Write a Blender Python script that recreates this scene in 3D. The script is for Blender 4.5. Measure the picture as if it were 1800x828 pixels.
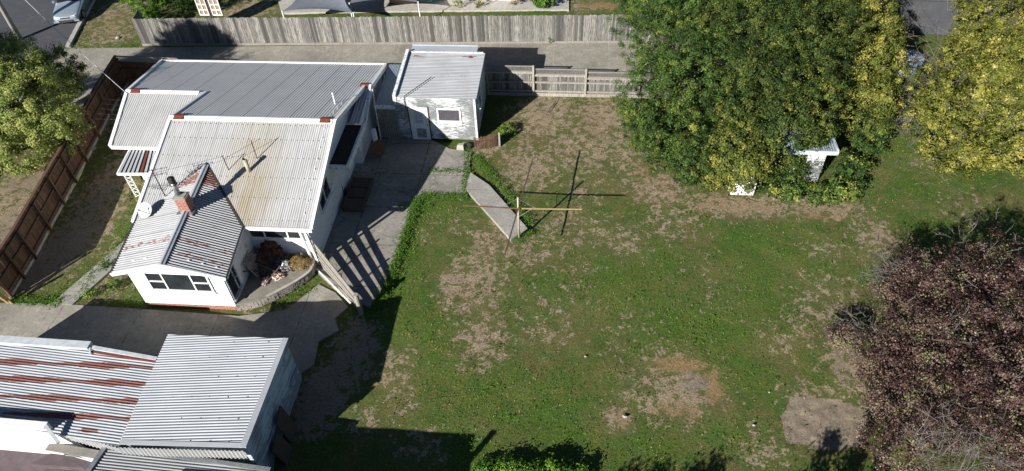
import bpy, math, random
import numpy as np
from mathutils import Vector, Matrix, noise as mnoise
R = math.radians
rng = np.random.default_rng(7)
random.seed(7)
for o in list(bpy.data.objects): bpy.data.objects.remove(o)
SC = bpy.context.scene
COL = SC.collection

# ------------------------------------------------------------------ camera
CH = 22.3; FPX = 1230.0
W = [Vector((0.99625227, 0.08077138, -0.03094188)),
     Vector((0.03562208, -0.70912767, -0.70417967)),
     Vector((-0.0788193, 0.70043838, -0.7093473))]
cam = bpy.data.cameras.new('camera'); co = bpy.data.objects.new('camera', cam); COL.objects.link(co)
cam.sensor_width = 36; cam.sensor_fit = 'HORIZONTAL'; cam.lens = FPX/1800*36
cam.clip_start = 0.5; cam.clip_end = 2000
m = Matrix.Identity(4)
for i in range(3):
    m[i][0] = W[0][i]; m[i][1] = -W[1][i]; m[i][2] = -W[2][i]
m[2][3] = CH
co.matrix_world = m
SC.camera = co

# ------------------------------------------------------------------ sky, sun, exposure
SUNV = Vector((1.107, 1.632, -1.0)).normalized()          # direction the light travels
EL = math.asin(-SUNV.z)
wd = bpy.data.worlds.new('World'); SC.world = wd; wd.use_nodes = True
nt = wd.node_tree
bg = nt.nodes['Background']
sk = nt.nodes.new('ShaderNodeTexSky'); sk.sky_type = 'NISHITA'; sk.sun_disc = False
sk.sun_elevation = EL; sk.sun_rotation = math.atan2(-SUNV.x, -SUNV.y)
sk.air_density = 0.6; sk.dust_density = 0.0; sk.altitude = 800
nt.links.new(sk.outputs[0], bg.inputs[0]); bg.inputs[1].default_value = 0.05
sl = bpy.data.lights.new('sun', 'SUN'); sl.energy = 5.0; sl.angle = R(0.5); sl.color = (1.0, 0.965, 0.915)
so = bpy.data.objects.new('sun', sl); COL.objects.link(so)
so.rotation_euler = SUNV.to_track_quat('-Z', 'Y').to_euler(); so.location = (-30, -40, 40)
SC.view_settings.view_transform = 'Standard'; SC.view_settings.look = 'None'
SC.view_settings.exposure = 0.85; SC.view_settings.gamma = 1
SC.render.engine = 'CYCLES'
SC.cycles.max_bounces = 5

# ------------------------------------------------------------------ photo point -> real point on a known plane
def ray(u, v):
    a, b = (u-900)/FPX, (v-414)/FPX
    return W[0]*a + W[1]*b + W[2]
def G(u, v, z=0.0):
    d = ray(u, v); t = (z-CH)/d.z
    return Vector((d.x*t, d.y*t, z))
def PY(u, v, y):
    d = ray(u, v); t = y/d.y
    return Vector((d.x*t, y, CH+d.z*t))
def PX(u, v, x):
    d = ray(u, v); t = x/d.x
    return Vector((x, d.y*t, CH+d.z*t))
def HIT(u, v, p, n):
    d = ray(u, v); o = Vector((0, 0, CH))
    return o + d*((p-o).dot(n)/d.dot(n))

# ------------------------------------------------------------------ materials
class NT:
    def __init__(s, name):
        s.m = bpy.data.materials.new(name); s.m.use_nodes = True
        s.t = s.m.node_tree; s.b = s.t.nodes['Principled BSDF']
        s.tc = s.t.nodes.new('ShaderNodeTexCoord')
    def n(s, typ, **k):
        x = s.t.nodes.new(typ)
        for a, v in k.items(): setattr(x, a, v)
        return x
    def l(s, a, b): s.t.links.new(a, b)
    def coord(s, scale=(1, 1, 1), rot=(0, 0, 0)):
        mp = s.n('ShaderNodeMapping'); mp.inputs['Scale'].default_value = scale; mp.inputs['Rotation'].default_value = rot
        s.l(s.tc.outputs['Object'], mp.inputs[0]); return mp.outputs[0]
    def noise(s, scale, detail=6, rough=0.6, vec=None, dist=0):
        x = s.n('ShaderNodeTexNoise'); x.inputs['Scale'].default_value = scale; x.inputs['Detail'].default_value = detail
        x.inputs['Roughness'].default_value = rough; x.inputs['Distortion'].default_value = dist
        s.l(vec if vec else s.tc.outputs['Object'], x.inputs['Vector']); return x.outputs['Fac']
    def ramp(s, fac, stops, interp='LINEAR'):
        x = s.n('ShaderNodeValToRGB'); r = x.color_ramp; r.interpolation = interp
        while len(r.elements) > 1: r.elements.remove(r.elements[-1])
        for i, (p, c) in enumerate(stops):
            e = r.elements[0] if i == 0 else r.elements.new(p)
            e.position = p
            c = (c, c, c) if isinstance(c, (int, float)) else c
            e.color = (*c, 1)
        s.l(fac, x.inputs[0]); return x.outputs[0]
    def mix(s, fac, a, b, mode='MIX'):
        x = s.n('ShaderNodeMix', data_type='RGBA', blend_type=mode)
        for sock, v in ((x.inputs[0], fac), (x.inputs[6], a), (x.inputs[7], b)):
            if hasattr(v, 'is_linked') or hasattr(v, 'links'): s.l(v, sock)
            elif isinstance(v, (int, float)): sock.default_value = v if sock == x.inputs[0] else (v, v, v, 1)
            else: sock.default_value = (*v, 1)
        return x.outputs[2]
    def math(s, op, a, b=0.0, clamp=False):
        x = s.n('ShaderNodeMath', operation=op, use_clamp=clamp)
        for sock, v in ((x.inputs[0], a), (x.inputs[1], b)):
            if isinstance(v, (int, float)): sock.default_value = v
            else: s.l(v, sock)
        return x.outputs[0]
    def attr(s, name):
        x = s.n('ShaderNodeAttribute'); x.attribute_name = name; return x.outputs['Fac']
    def out(s, col, rough=0.8, metal=0.0, bump=None, bs=0.3, bd=0.02, spec=0.3):
        if isinstance(col, tuple): s.b.inputs['Base Color'].default_value = (*col, 1)
        else: s.l(col, s.b.inputs['Base Color'])
        s.b.inputs['Roughness'].default_value = rough; s.b.inputs['Metallic'].default_value = metal
        s.b.inputs['Specular IOR Level'].default_value = spec
        if bump is not None:
            x = s.n('ShaderNodeBump'); x.inputs['Strength'].default_value = bs; x.inputs['Distance'].default_value = bd
            s.l(bump, x.inputs['Height']); s.l(x.outputs[0], s.b.inputs['Normal'])
        return s.m

M = {}
def simple(name, c1, c2=None, scale=6, rough=0.7, metal=0, stretch=(1, 1, 1), bs=0.2, spec=0.3, lo=0.35, hi=0.65, dirt=None):
    t = NT(name); c2 = c2 or tuple(x*0.75 for x in c1)
    f = t.noise(scale, vec=t.coord(stretch))
    col = t.ramp(f, [(lo, c1), (hi, c2)])
    if dirt:
        g = t.ramp(t.noise(1.3, 8, 0.7), [(0.5, 0.0), (0.72, 0.7)])
        col = t.mix(g, col, dirt)
    M[name] = t.out(col, rough, metal, f, bs, 0.01, spec); return M[name]

def iron(name, base, dull, rustc=(0.16, 0.045, 0.02), rough=0.5, metal=0.0, streak_axis='Y', generic_rust=0.0, stain=None, lap=None, rk=1.7, vk=0.8):
    """painted / weathered corrugated iron; the 'rust' attribute says where it has rusted"""
    t = NT(name)
    st = (9, 0.5, 1) if streak_axis == 'Y' else (0.5, 9, 1)
    f1 = t.noise(1.6, 8, 0.65, vec=t.coord(st))
    f2 = t.noise(0.7, 6, 0.6)
    col = t.mix(t.ramp(f1, [(0.35, 0.0), (0.7, 1.0)]), base, dull)
    col = t.mix(t.ramp(f2, [(0.4, 0.0), (0.75, 0.55)]), col, tuple(x*0.8 for x in dull))
    if stain:
        a = t.attr('stain'); n = t.noise(1.2, 7, 0.65, vec=t.coord((3, 0.6, 1)))
        col = t.mix(t.math('MULTIPLY', a, t.ramp(n, [(0.3, 0.35), (0.65, 1.0)])), col, stain)
    st2 = (6, 1.5, 1) if streak_axis == 'Y' else (1.5, 6, 1)
    n = t.noise(3.0, 10, 0.72, vec=t.coord(st2))
    a = t.attr('rust')
    s_ = t.math('ADD', a, t.math('MULTIPLY', t.math('SUBTRACT', n, 0.5), rk))
    mask = t.ramp(s_, [(0.54, 0.0), (0.62, 1.0)])
    rc = t.ramp(t.noise(14, 6, 0.7), [(0.3, tuple(x*0.55 for x in rustc)), (0.55, rustc), (0.75, (0.24, 0.075, 0.03))])
    col = t.mix(mask, col, rc)
    col = t.mix(t.math('MULTIPLY', t.attr('shade_lap'), vk, True), col, tuple(x*0.22 for x in dull))  # shade of the rib valleys painted into the colour, plus darker sheet laps
    if generic_rust:
        g = t.ramp(t.noise(5, 10, 0.75), [(0.62-generic_rust, 0.0), (0.68-generic_rust, 0.8)])
        col = t.mix(g, col, rustc)
    M[name] = t.out(col, rough, metal, f1, 0.08, 0.005, 0.4); return M[name]

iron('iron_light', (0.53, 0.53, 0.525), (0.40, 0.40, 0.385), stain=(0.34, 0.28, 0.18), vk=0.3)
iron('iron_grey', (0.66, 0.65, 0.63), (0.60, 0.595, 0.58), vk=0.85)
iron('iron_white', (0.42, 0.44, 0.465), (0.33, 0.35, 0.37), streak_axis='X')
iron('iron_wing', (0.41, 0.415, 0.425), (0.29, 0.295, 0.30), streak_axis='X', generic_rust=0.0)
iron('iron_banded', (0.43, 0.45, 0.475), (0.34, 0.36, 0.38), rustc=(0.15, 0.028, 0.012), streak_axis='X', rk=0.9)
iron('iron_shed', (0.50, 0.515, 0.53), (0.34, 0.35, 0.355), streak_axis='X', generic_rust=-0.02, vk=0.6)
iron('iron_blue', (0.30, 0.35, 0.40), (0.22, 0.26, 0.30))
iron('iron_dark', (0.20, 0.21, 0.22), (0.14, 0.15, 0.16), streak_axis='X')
simple('white_paint', (0.80, 0.80, 0.78), (0.70, 0.70, 0.68), 3, 0.6, dirt=(0.45, 0.43, 0.38))
simple('trim_white', (0.82, 0.82, 0.80), (0.70, 0.70, 0.67), 8, 0.5)
simple('trim_worn', (0.72, 0.74, 0.75), (0.40, 0.42, 0.42), 7, 0.6, lo=0.5, hi=0.62)
simple('rust', (0.20, 0.055, 0.03), (0.11, 0.03, 0.02), 12, 0.85)
simple('pale_metal', (0.55, 0.58, 0.60), (0.42, 0.45, 0.47), 5, 0.45)
simple('galv', (0.42, 0.44, 0.45), (0.28, 0.29, 0.30), 10, 0.4, 0.6)
simple('dark_metal', (0.035, 0.035, 0.035), (0.06, 0.05, 0.045), 10, 0.6)
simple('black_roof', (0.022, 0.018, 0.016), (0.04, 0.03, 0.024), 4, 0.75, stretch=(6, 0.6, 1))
simple('cream_pipe', (0.45, 0.40, 0.30), (0.34, 0.28, 0.2), 8, 0.7)
simple('brown_board', (0.16, 0.085, 0.045), (0.10, 0.055, 0.03), 5, 0.8)
simple('dark_wood', (0.07, 0.05, 0.038), (0.11, 0.085, 0.065), 6, 0.85, stretch=(1, 5, 1))
simple('raw_timber', (0.34, 0.24, 0.15), (0.24, 0.16, 0.10), 6, 0.8, stretch=(6, 6, 1))
simple('yellow_timber', (0.42, 0.29, 0.12), (0.33, 0.22, 0.1), 6, 0.7)
simple('grey_timber', (0.30, 0.28, 0.25), (0.17, 0.16, 0.14), 8, 0.85, stretch=(5, 5, 0.6), dirt=(0.12, 0.12, 0.1))
simple('concrete_new', (0.42, 0.40, 0.36), (0.33, 0.31, 0.28), 5, 0.9, dirt=(0.22, 0.21, 0.18))
simple('stone_face', (0.32, 0.29, 0.25), (0.16, 0.14, 0.12), 14, 0.95, bs=1.0, dirt=(0.42, 0.39, 0.34))
simple('soil', (0.17, 0.125, 0.085), (0.10, 0.075, 0.05), 9, 0.95, bs=0.9)
simple('twig', (0.17, 0.15, 0.135), (0.09, 0.08, 0.07), 12, 0.9)
simple('bark', (0.11, 0.085, 0.06), (0.06, 0.045, 0.035), 12, 0.95, bs=0.8)
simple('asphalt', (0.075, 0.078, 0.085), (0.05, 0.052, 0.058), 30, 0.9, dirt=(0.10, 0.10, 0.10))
simple('sail_cloth', (0.16, 0.175, 0.20), (0.135, 0.15, 0.175), 3, 0.9)
simple('teal_cloth', (0.22, 0.42, 0.43), (0.08, 0.20, 0.22), 28, 0.8, lo=0.42, hi=0.55)
simple('cloth_brown', (0.13, 0.06, 0.035), (0.07, 0.035, 0.025), 5, 0.95, bs=0.8)
simple('cloth_dark', (0.04, 0.04, 0.05), (0.08, 0.06, 0.06), 5, 0.95, bs=0.8)
simple('cloth_pink', (0.62, 0.50, 0.44), (0.45, 0.30, 0.26), 5, 0.9, bs=0.6)
simple('plastic_blue', (0.34, 0.42, 0.50), (0.28, 0.35, 0.42), 3, 0.4)
simple('tyre', (0.02, 0.02, 0.02), (0.03, 0.03, 0.03), 8, 0.9)
simple('dish_grey', (0.46, 0.49, 0.50), (0.40, 0.43, 0.44), 4, 0.5)
simple('plaster_shade', (0.13, 0.10, 0.11), (0.09, 0.07, 0.075), 3, 0.9)  # dark tone standing in for shade at the foot of the white wall

def glass(name, c=(0.015, 0.018, 0.02)):
    t = NT(name); M[name] = t.out(t.ramp(t.noise(1.5, 3), [(0.3, c), (0.7, tuple(x*2.2 for x in c))]), 0.06, 0, spec=0.6)
glass('glass')
glass('car_glass', (0.01, 0.012, 0.014))
def lens():
    t = NT('car_lamp'); M['car_lamp'] = t.out((0.75, 0.78, 0.8), 0.12, 0.2, spec=0.8)
lens()
def carpaint():
    t = NT('car_paint'); t.out((0.42, 0.49, 0.55), 0.28, 0.55, spec=0.6)
    t.b.inputs['Coat Weight'].default_value = 0.8; t.b.inputs['Coat Roughness'].default_value = 0.06
    M['car_paint'] = t.m
carpaint()

def peeling(name, paint, wood, amount, axis_stretch=(0.6, 0.6, 9), sc=2.0):
    t = NT(name)
    n = t.noise(sc, 10, 0.75, vec=t.coord(axis_stretch)); b = t.noise(0.9, 5, 0.6)
    s_ = t.math('ADD', n, t.math('MULTIPLY', t.math('SUBTRACT', b, 0.5), 0.6))
    mask = t.ramp(s_, [(0.5-amount, 0.0), (0.54-amount, 1.0)])
    mask = t.math('SUBTRACT', 1.0, mask)
    wc = t.ramp(t.noise(9, 6, 0.7, vec=t.coord(axis_stretch)), [(0.3, tuple(x*0.6 for x in wood)), (0.7, wood)])
    M[name] = t.out(t.mix(mask, paint, wc), 0.75, 0, n, 0.25, 0.01); return M[name]
peeling('peeling_white', (0.62, 0.63, 0.62), (0.20, 0.215, 0.215), -0.01, (1.0, 1.0, 12), 2.6)
peeling('peeling_blue', (0.50, 0.58, 0.63), (0.30, 0.34, 0.37), 0.02, sc=1.6)
peeling('wall_white', (0.76, 0.765, 0.76), (0.42, 0.41, 0.38), 0.17, (1, 1, 2), 3)

def brickmat():
    t = NT('red_brick'); b = t.n('ShaderNodeTexBrick')
    b.inputs['Scale'].default_value = 1.0
    for k, v in (('Brick Width', 0.23), ('Row Height', 0.085), ('Mortar Size', 0.01)): b.inputs[k].default_value = v
    b.inputs['Color1'].default_value = (0.33, 0.085, 0.045, 1); b.inputs['Color2'].default_value = (0.22, 0.06, 0.04, 1)
    b.inputs['Mortar'].default_value = (0.36, 0.32, 0.28, 1)
    geo = t.n('ShaderNodeSeparateXYZ'); t.l(t.tc.outputs['Object'], geo.inputs[0])
    cb = t.n('ShaderNodeCombineXYZ'); t.l(t.math('ADD', geo.outputs[0], geo.outputs[1]), cb.inputs[0]); t.l(geo.outputs[2], cb.inputs[1])
    t.l(cb.outputs[0], b.inputs['Vector'])
    col = t.mix(t.ramp(t.noise(7, 6, 0.7), [(0.55, 0.0), (0.72, 0.6)]), b.outputs['Color'], (0.45, 0.40, 0.35))
    M['red_brick'] = t.out(col, 0.9, 0, b.outputs['Fac'], -0.4, 0.01)
brickmat()

def paling(name, c_lo, c_hi, dark):
    t = NT(name)
    col = t.ramp(t.attr('tint'), [(0.0, c_lo), (1.0, c_hi)])
    n = t.noise(5, 8, 0.7, vec=t.coord((6, 6, 0.5)))
    col = t.mix(t.ramp(n, [(0.40, 0.0), (0.60, 0.85)]), col, dark)
    M[name] = t.out(col, 0.88, 0, n, 0.3, 0.01)
paling('paling_grey', (0.07, 0.067, 0.062), (0.40, 0.38, 0.34), (0.07, 0.066, 0.06))
paling('paling_brown', (0.10, 0.055, 0.032), (0.22, 0.125, 0.075), (0.07, 0.042, 0.03))
paling('slat_grey', (0.30, 0.28, 0.24), (0.42, 0.39, 0.33), (0.18, 0.16, 0.14))

def leafmat(name, stops, rough=0.5, trans=0.25):
    t = NT(name)
    col = t.ramp(t.attr('tint'), stops)
    t.out(col, rough, 0, spec=0.08)
    tr = t.n('ShaderNodeBsdfTranslucent'); t.l(col, tr.inputs[0])
    mx = t.n('ShaderNodeMixShader'); mx.inputs[0].default_value = trans
    t.l(t.b.outputs[0], mx.inputs[1]); t.l(tr.outputs[0], mx.inputs[2])
    t.l(mx.outputs[0], t.t.nodes['Material Output'].inputs[0])
    M[name] = t.m
leafmat('leaf_dark', [(0, (0.022, 0.042, 0.014)), (0.4, (0.048, 0.092, 0.024)), (0.7, (0.10, 0.16, 0.036)), (0.9, (0.20, 0.25, 0.05)), (1, (0.30, 0.30, 0.07))])
leafmat('leaf_dull', [(0, (0.018, 0.032, 0.011)), (0.45, (0.045, 0.075, 0.02)), (0.8, (0.10, 0.135, 0.032)), (1, (0.22, 0.22, 0.05))])  # duller, darker mix of leaf greens
leafmat('leaf_yellow', [(0, (0.05, 0.065, 0.014)), (0.35, (0.125, 0.14, 0.026)), (0.65, (0.25, 0.25, 0.05)), (0.85, (0.37, 0.34, 0.08)), (1, (0.52, 0.45, 0.16))])
leafmat('leaf_lime', [(0, (0.04, 0.06, 0.016)), (0.45, (0.11, 0.14, 0.03)), (0.8, (0.25, 0.25, 0.055)), (1, (0.42, 0.36, 0.09))])
leafmat('leaf_olive', [(0, (0.055, 0.09, 0.022)), (0.4, (0.155, 0.205, 0.048)), (0.75, (0.32, 0.36, 0.10)), (1, (0.50, 0.50, 0.19))])
leafmat('leaf_purple', [(0, (0.02, 0.012, 0.012)), (0.4, (0.062, 0.034, 0.032)), (0.65, (0.125, 0.073, 0.062)), (0.85, (0.21, 0.145, 0.12)), (0.93, (0.36, 0.29, 0.23)), (1, (0.19, 0.20, 0.08))], 0.4)
leafmat('leaf_green', [(0, (0.03, 0.075, 0.010)), (0.5, (0.07, 0.16, 0.02)), (1, (0.19, 0.29, 0.045))])
leafmat('straw', [(0, (0.17, 0.11, 0.04)), (0.5, (0.32, 0.22, 0.08)), (1, (0.46, 0.35, 0.15))], 0.9)
leafmat('litter', [(0, (0.32, 0.24, 0.06)), (0.5, (0.50, 0.44, 0.12)), (1, (0.62, 0.58, 0.38))], 0.8)
leafmat('grass_blades', [(0, (0.025, 0.065, 0.012)), (0.4, (0.058, 0.12, 0.02)), (0.65, (0.115, 0.175, 0.03)), (0.85, (0.20, 0.21, 0.06)), (1, (0.32, 0.25, 0.12))], 0.8, 0.2)

def concrete(name, c1, c2, stainc, bw=3.0, bh=2.9, joint=0.02, jc=(0.10, 0.095, 0.085), off=(0, 0, 0), cr=0.5):
    t = NT(name)
    f = t.noise(0.9, 9, 0.7); f2 = t.noise(9, 8, 0.7); f3 = t.noise(0.35, 5, 0.6)
    col = t.mix(t.ramp(f, [(0.35, 0.0), (0.65, 1.0)]), c1, c2)
    col = t.mix(t.ramp(f3, [(0.5, 0.0), (0.7, 0.7)]), col, stainc)
    col = t.mix(t.ramp(f2, [(0.5, 0.0), (0.68, 0.6)]), col, tuple(x*0.45 for x in c2))
    col = t.mix(t.ramp(t.noise(2.2, 8, 0.75), [(0.52, 0.0), (0.66, 0.55)]), col, tuple(x*1.35 for x in c1))
    v = t.n('ShaderNodeTexVoronoi', feature='DISTANCE_TO_EDGE'); v.inputs['Scale'].default_value = 0.45
    w = t.n('ShaderNodeMapping'); t.l(t.tc.outputs['Object'], w.inputs[0])
    dn = t.n('ShaderNodeTexNoise'); dn.inputs['Scale'].default_value = 1.6; dn.inputs['Detail'].default_value = 8
    t.l(t.tc.outputs['Object'], dn.inputs['Vector'])
    va = t.n('ShaderNodeVectorMath', operation='MULTIPLY_ADD'); t.l(dn.outputs['Color'], va.inputs[0]); va.inputs[1].default_value = (0.9, 0.9, 0); t.l(w.outputs[0], va.inputs[2])
    t.l(va.outputs[0], v.inputs['Vector'])
    crk = t.ramp(v.outputs['Distance'], [(0.0, cr), (0.009, 0.0)])
    col = t.mix(crk, col, jc)
    b = t.n('ShaderNodeTexBrick'); b.offset = 0
    for k, vv in (('Brick Width', bw), ('Row Height', bh), ('Mortar Size', joint), ('Scale', 1.0), ('Mortar Smooth', 0.2)): b.inputs[k].default_value = vv
    mp = t.n('ShaderNodeMapping'); mp.inputs['Location'].default_value = off; t.l(t.tc.outputs['Object'], mp.inputs[0]); t.l(mp.outputs[0], b.inputs['Vector'])
    jn = t.math('MULTIPLY', b.outputs['Fac'], t.ramp(t.noise(2.5, 6), [(0.4, 0.2), (0.6, 1.0)]))
    col = t.mix(jn, col, jc)
    M[name] = t.out(col, 0.92, 0, f2, 0.35, 0.012)
concrete('concrete_drive', (0.30, 0.28, 0.235), (0.24, 0.222, 0.188), (0.16, 0.148, 0.128), 3.3, 40, 0.03, (0.32, 0.30, 0.25), (1.2, 0, 0), 0.1)
concrete('concrete_yard', (0.29, 0.27, 0.24), (0.22, 0.205, 0.18), (0.13, 0.12, 0.10), 2.3, 2.45, 0.03, (0.06, 0.07, 0.035), (0.4, 0.95, 0), 0.8)
concrete('concrete_front', (0.32, 0.295, 0.25), (0.245, 0.225, 0.19), (0.13, 0.118, 0.10), 3.4, 30, 0.02, (0.10, 0.09, 0.075), (0.5, 0, 0), 0.15)
concrete('concrete_slab', (0.34, 0.325, 0.29), (0.26, 0.25, 0.22), (0.19, 0.18, 0.15), 9, 1.2, 0.02, (0.15, 0.14, 0.12), (0, 0.3, 0), 0.3)
concrete('concrete_patio', (0.24, 0.225, 0.19), (0.175, 0.16, 0.135), (0.13, 0.12, 0.09), 20, 20, 0.0, (0.1, 0.1, 0.08), (9, 9, 0), 0.1)

def lawnmat():
    t = NT('lawn')
    dry = t.attr('dry'); straw = t.attr('straw'); dirt = t.attr('dirt'); lush = t.attr('lush')
    nb = t.noise(0.45, 7, 0.62, dist=0.4); nm = t.noise(2.6, 9, 0.72, dist=0.5); nf = t.noise(13, 9, 0.75); nx = t.noise(45, 6, 0.75)
    g = t.ramp(nf, [(0.32, (0.028, 0.052, 0.010)), (0.5, (0.068, 0.11, 0.020)), (0.62, (0.12, 0.16, 0.032)), (0.75, (0.21, 0.215, 0.065))])
    g = t.mix(t.ramp(nb, [(0.42, 0.0), (0.62, 0.75)]), g, t.ramp(nf, [(0.3, (0.085, 0.075, 0.026)), (0.7, (0.24, 0.19, 0.085))]))
    nb2 = t.noise(0.9, 5, 0.6, vec=t.coord((1, 1.3, 1)), dist=0.8)
    g = t.mix(t.ramp(nb2, [(0.48, 0.0), (0.62, 0.65)]), g, t.ramp(nf, [(0.3, (0.025, 0.055, 0.014)), (0.5, (0.05, 0.11, 0.024)), (0.72, (0.095, 0.18, 0.04))]))
    gl = t.ramp(nf, [(0.3, (0.026, 0.06, 0.008)), (0.52, (0.075, 0.145, 0.018)), (0.72, (0.15, 0.23, 0.04))])
    g = t.mix(t.math('MULTIPLY', lush, 0.9, True), g, gl)
    d = t.ramp(nf, [(0.3, (0.12, 0.095, 0.064)), (0.48, (0.28, 0.215, 0.145)), (0.62, (0.46, 0.365, 0.255))])
    st = t.ramp(nf, [(0.3, (0.13, 0.08, 0.035)), (0.5, (0.27, 0.18, 0.09)), (0.7, (0.43, 0.31, 0.17))])
    ea = t.ramp(nf, [(0.3, (0.15, 0.12, 0.088)), (0.5, (0.26, 0.212, 0.158)), (0.7, (0.35, 0.29, 0.22))])
    g = t.mix(t.math('MULTIPLY', t.ramp(dry, [(0.1, 0.0), (0.8, 1.0)]), t.ramp(nb2, [(0.3, 0.85), (0.7, 0.5)])), g, t.ramp(nf, [(0.3, (0.075, 0.062, 0.03)), (0.5, (0.15, 0.125, 0.062)), (0.7, (0.25, 0.205, 0.12))]))
    def mask(a, n, k, lo=0.52, hi=0.62, c=0.5):
        return t.ramp(t.math('ADD', a, t.math('MULTIPLY', t.math('SUBTRACT', n, 0.5), k)), [(lo, 0.0), (hi, 1.0)])
    nmix = t.math('ADD', t.math('MULTIPLY', nm, 0.62), t.math('MULTIPLY', t.noise(7, 8, 0.7, dist=1.0), 0.38))
    col = t.mix(mask(dry, nmix, 5.5, 0.52, 0.66), g, d)
    col = t.mix(mask(straw, nmix, 2.2, 0.36, 0.75), col, st)
    col = t.mix(mask(dirt, nmix, 2.6, 0.46, 0.60), col, ea)
    col = t.mix(t.ramp(nx, [(0.3, 0.45), (0.55, 0.0)]), col, (0.03, 0.032, 0.018))
    # low clover and flat weeds: a scatter of brighter leaf-shaped cells
    v = t.n('ShaderNodeTexVoronoi'); v.inputs['Scale'].default_value = 11; t.l(t.tc.outputs['Object'], v.inputs['Vector'])
    sp = t.n('ShaderNodeSeparateColor'); t.l(v.outputs['Color'], sp.inputs[0])
    spot = t.math('MULTIPLY', t.ramp(v.outputs['Distance'], [(0.25, 1.0), (0.5, 0.0)]), t.ramp(sp.outputs[0], [(0.93, 0.0), (0.97, 0.3)]))
    spot = t.math('MULTIPLY', spot, t.math('SUBTRACT', 1.0, dirt, True))
    col = t.mix(spot, col, (0.11, 0.16, 0.04))
    hb = t.math('ADD', nf, t.math('MULTIPLY', nx, 0.5))
    M['lawn'] = t.out(col, 0.95, 0, hb, 0.9, 0.05, 0.1)
lawnmat()

# ------------------------------------------------------------------ objects
def tag(o, label=None, cat=None, group=None, kind=None):
    if label: o['label'] = label
    if cat: o['category'] = cat
    if group: o['group'] = group
    if kind: o['kind'] = kind
    return o
def empty(name, loc, label, cat, group=None):
    o = bpy.data.objects.new(name, None); COL.objects.link(o); o.location = loc; o.empty_display_size = 0.3
    return tag(o, label, cat, group)
def setpar(o, parent):
    if parent:
        o.parent = parent
        base = Vector(parent.location); q = parent.parent
        if parent.type == 'EMPTY': o.matrix_parent_inverse = Matrix.Translation(-base)
def copytree(o, loc, label=None, parent=None, rz=None):
    c = o.copy(); COL.objects.link(c)
    if parent: c.parent = parent
    else:
        c.location = loc
        if rz is not None: c.rotation_euler = (0, 0, rz)
        if label: c['label'] = label
    for ch in list(o.children): copytree(ch, None, None, c)
    return c

class MB:
    def __init__(s): s.v = []; s.f = []; s.a = []; s.rust = None
    def add(s, vs, fs, tint=None):
        b = len(s.v); s.v += [tuple(x) for x in vs]; s.f += [tuple(i+b for i in f) for f in fs]
        s.a += [random.random() if tint is None else tint]*len(fs)
        return s
    def hexa(s, p, tint=None):
        return s.add(p, [(0, 3, 2, 1), (4, 5, 6, 7), (0, 1, 5, 4), (1, 2, 6, 5), (2, 3, 7, 6), (3, 0, 4, 7)], tint)
    def box(s, x0, x1, y0, y1, z0, z1, tint=None):
        return s.hexa([(x0, y0, z0), (x1, y0, z0), (x1, y1, z0), (x0, y1, z0), (x0, y0, z1), (x1, y0, z1), (x1, y1, z1), (x0, y1, z1)], tint)
    def bar(s, p, q, w, h, up=(0, 0, 1), tint=None, w2=None, h2=None):
        p, q = Vector(p), Vector(q); d = (q-p).normalized(); up = Vector(up)
        if abs(d.dot(up)) > 0.98: up = Vector((0, 1, 0))
        sd = d.cross(up).normalized(); u = sd.cross(d).normalized()
        w2 = w if w2 is None else w2; h2 = h if h2 is None else h2
        c = [p-sd*w/2-u*h/2, p+sd*w/2-u*h/2, p+sd*w/2+u*h/2, p-sd*w/2+u*h/2,
             q-sd*w2/2-u*h2/2, q+sd*w2/2-u*h2/2, q+sd*w2/2+u*h2/2, q-sd*w2/2+u*h2/2]
        return s.hexa(c, tint)
    def tube(s, pts, rs, n=8, cap=True, tint=None):
        pts = [Vector(p) for p in pts]
        if isinstance(rs, (int, float)): rs = [rs]*len(pts)
        vs = []; fs = []
        for i, p in enumerate(pts):
            d = (pts[min(i+1, len(pts)-1)] - pts[max(i-1, 0)]).normalized()
            a = d.orthogonal() if i == 0 else (a - d*a.dot(d))
            a.normalize(); b = d.cross(a)
            for k in range(n):
                t = 2*math.pi*k/n; vs.append(p + (a*math.cos(t)+b*math.sin(t))*rs[i])
        for i in range(len(pts)-1):
            for k in range(n):
                fs.append((i*n+k, i*n+(k+1) % n, (i+1)*n+(k+1) % n, (i+1)*n+k))
        if cap: fs.append(tuple(range(n-1, -1, -1))); fs.append(tuple((len(pts)-1)*n+k for k in range(n)))
        return s.add(vs, fs, tint)
    def prism(s, poly, vec, tint=None):
        poly = [Vector(p) for p in poly]; vec = Vector(vec); n = len(poly)
        vs = poly + [p+vec for p in poly]
        fs = [tuple(range(n)), tuple(range(2*n-1, n-1, -1))] + [(i, i+n, (i+1) % n+n, (i+1) % n) for i in range(n)]
        return s.add(vs, fs, tint)
    def build(s, name, mat, parent=None, smooth=False):
        me = bpy.data.meshes.new(name); me.from_pydata(s.v, [], s.f); me.materials.append(M[mat] if isinstance(mat, str) else mat)
        at = me.attributes.new('tint', 'FLOAT', 'FACE'); at.data.foreach_set('value', np.array(s.a, np.float32))
        if s.rust is not None:
            for k, arr in s.rust.items():
                at = me.attributes.new(k, 'FLOAT', 'POINT'); at.data.foreach_set('value', np.array(arr, np.float32))
        import bmesh as _bm
        bm = _bm.new(); bm.from_mesh(me); _bm.ops.recalc_face_normals(bm, faces=bm.faces[:]); bm.to_mesh(me); bm.free()
        if smooth: me.shade_smooth()
        o = bpy.data.objects.new(name, me); COL.objects.link(o); setpar(o, parent); return o

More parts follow.
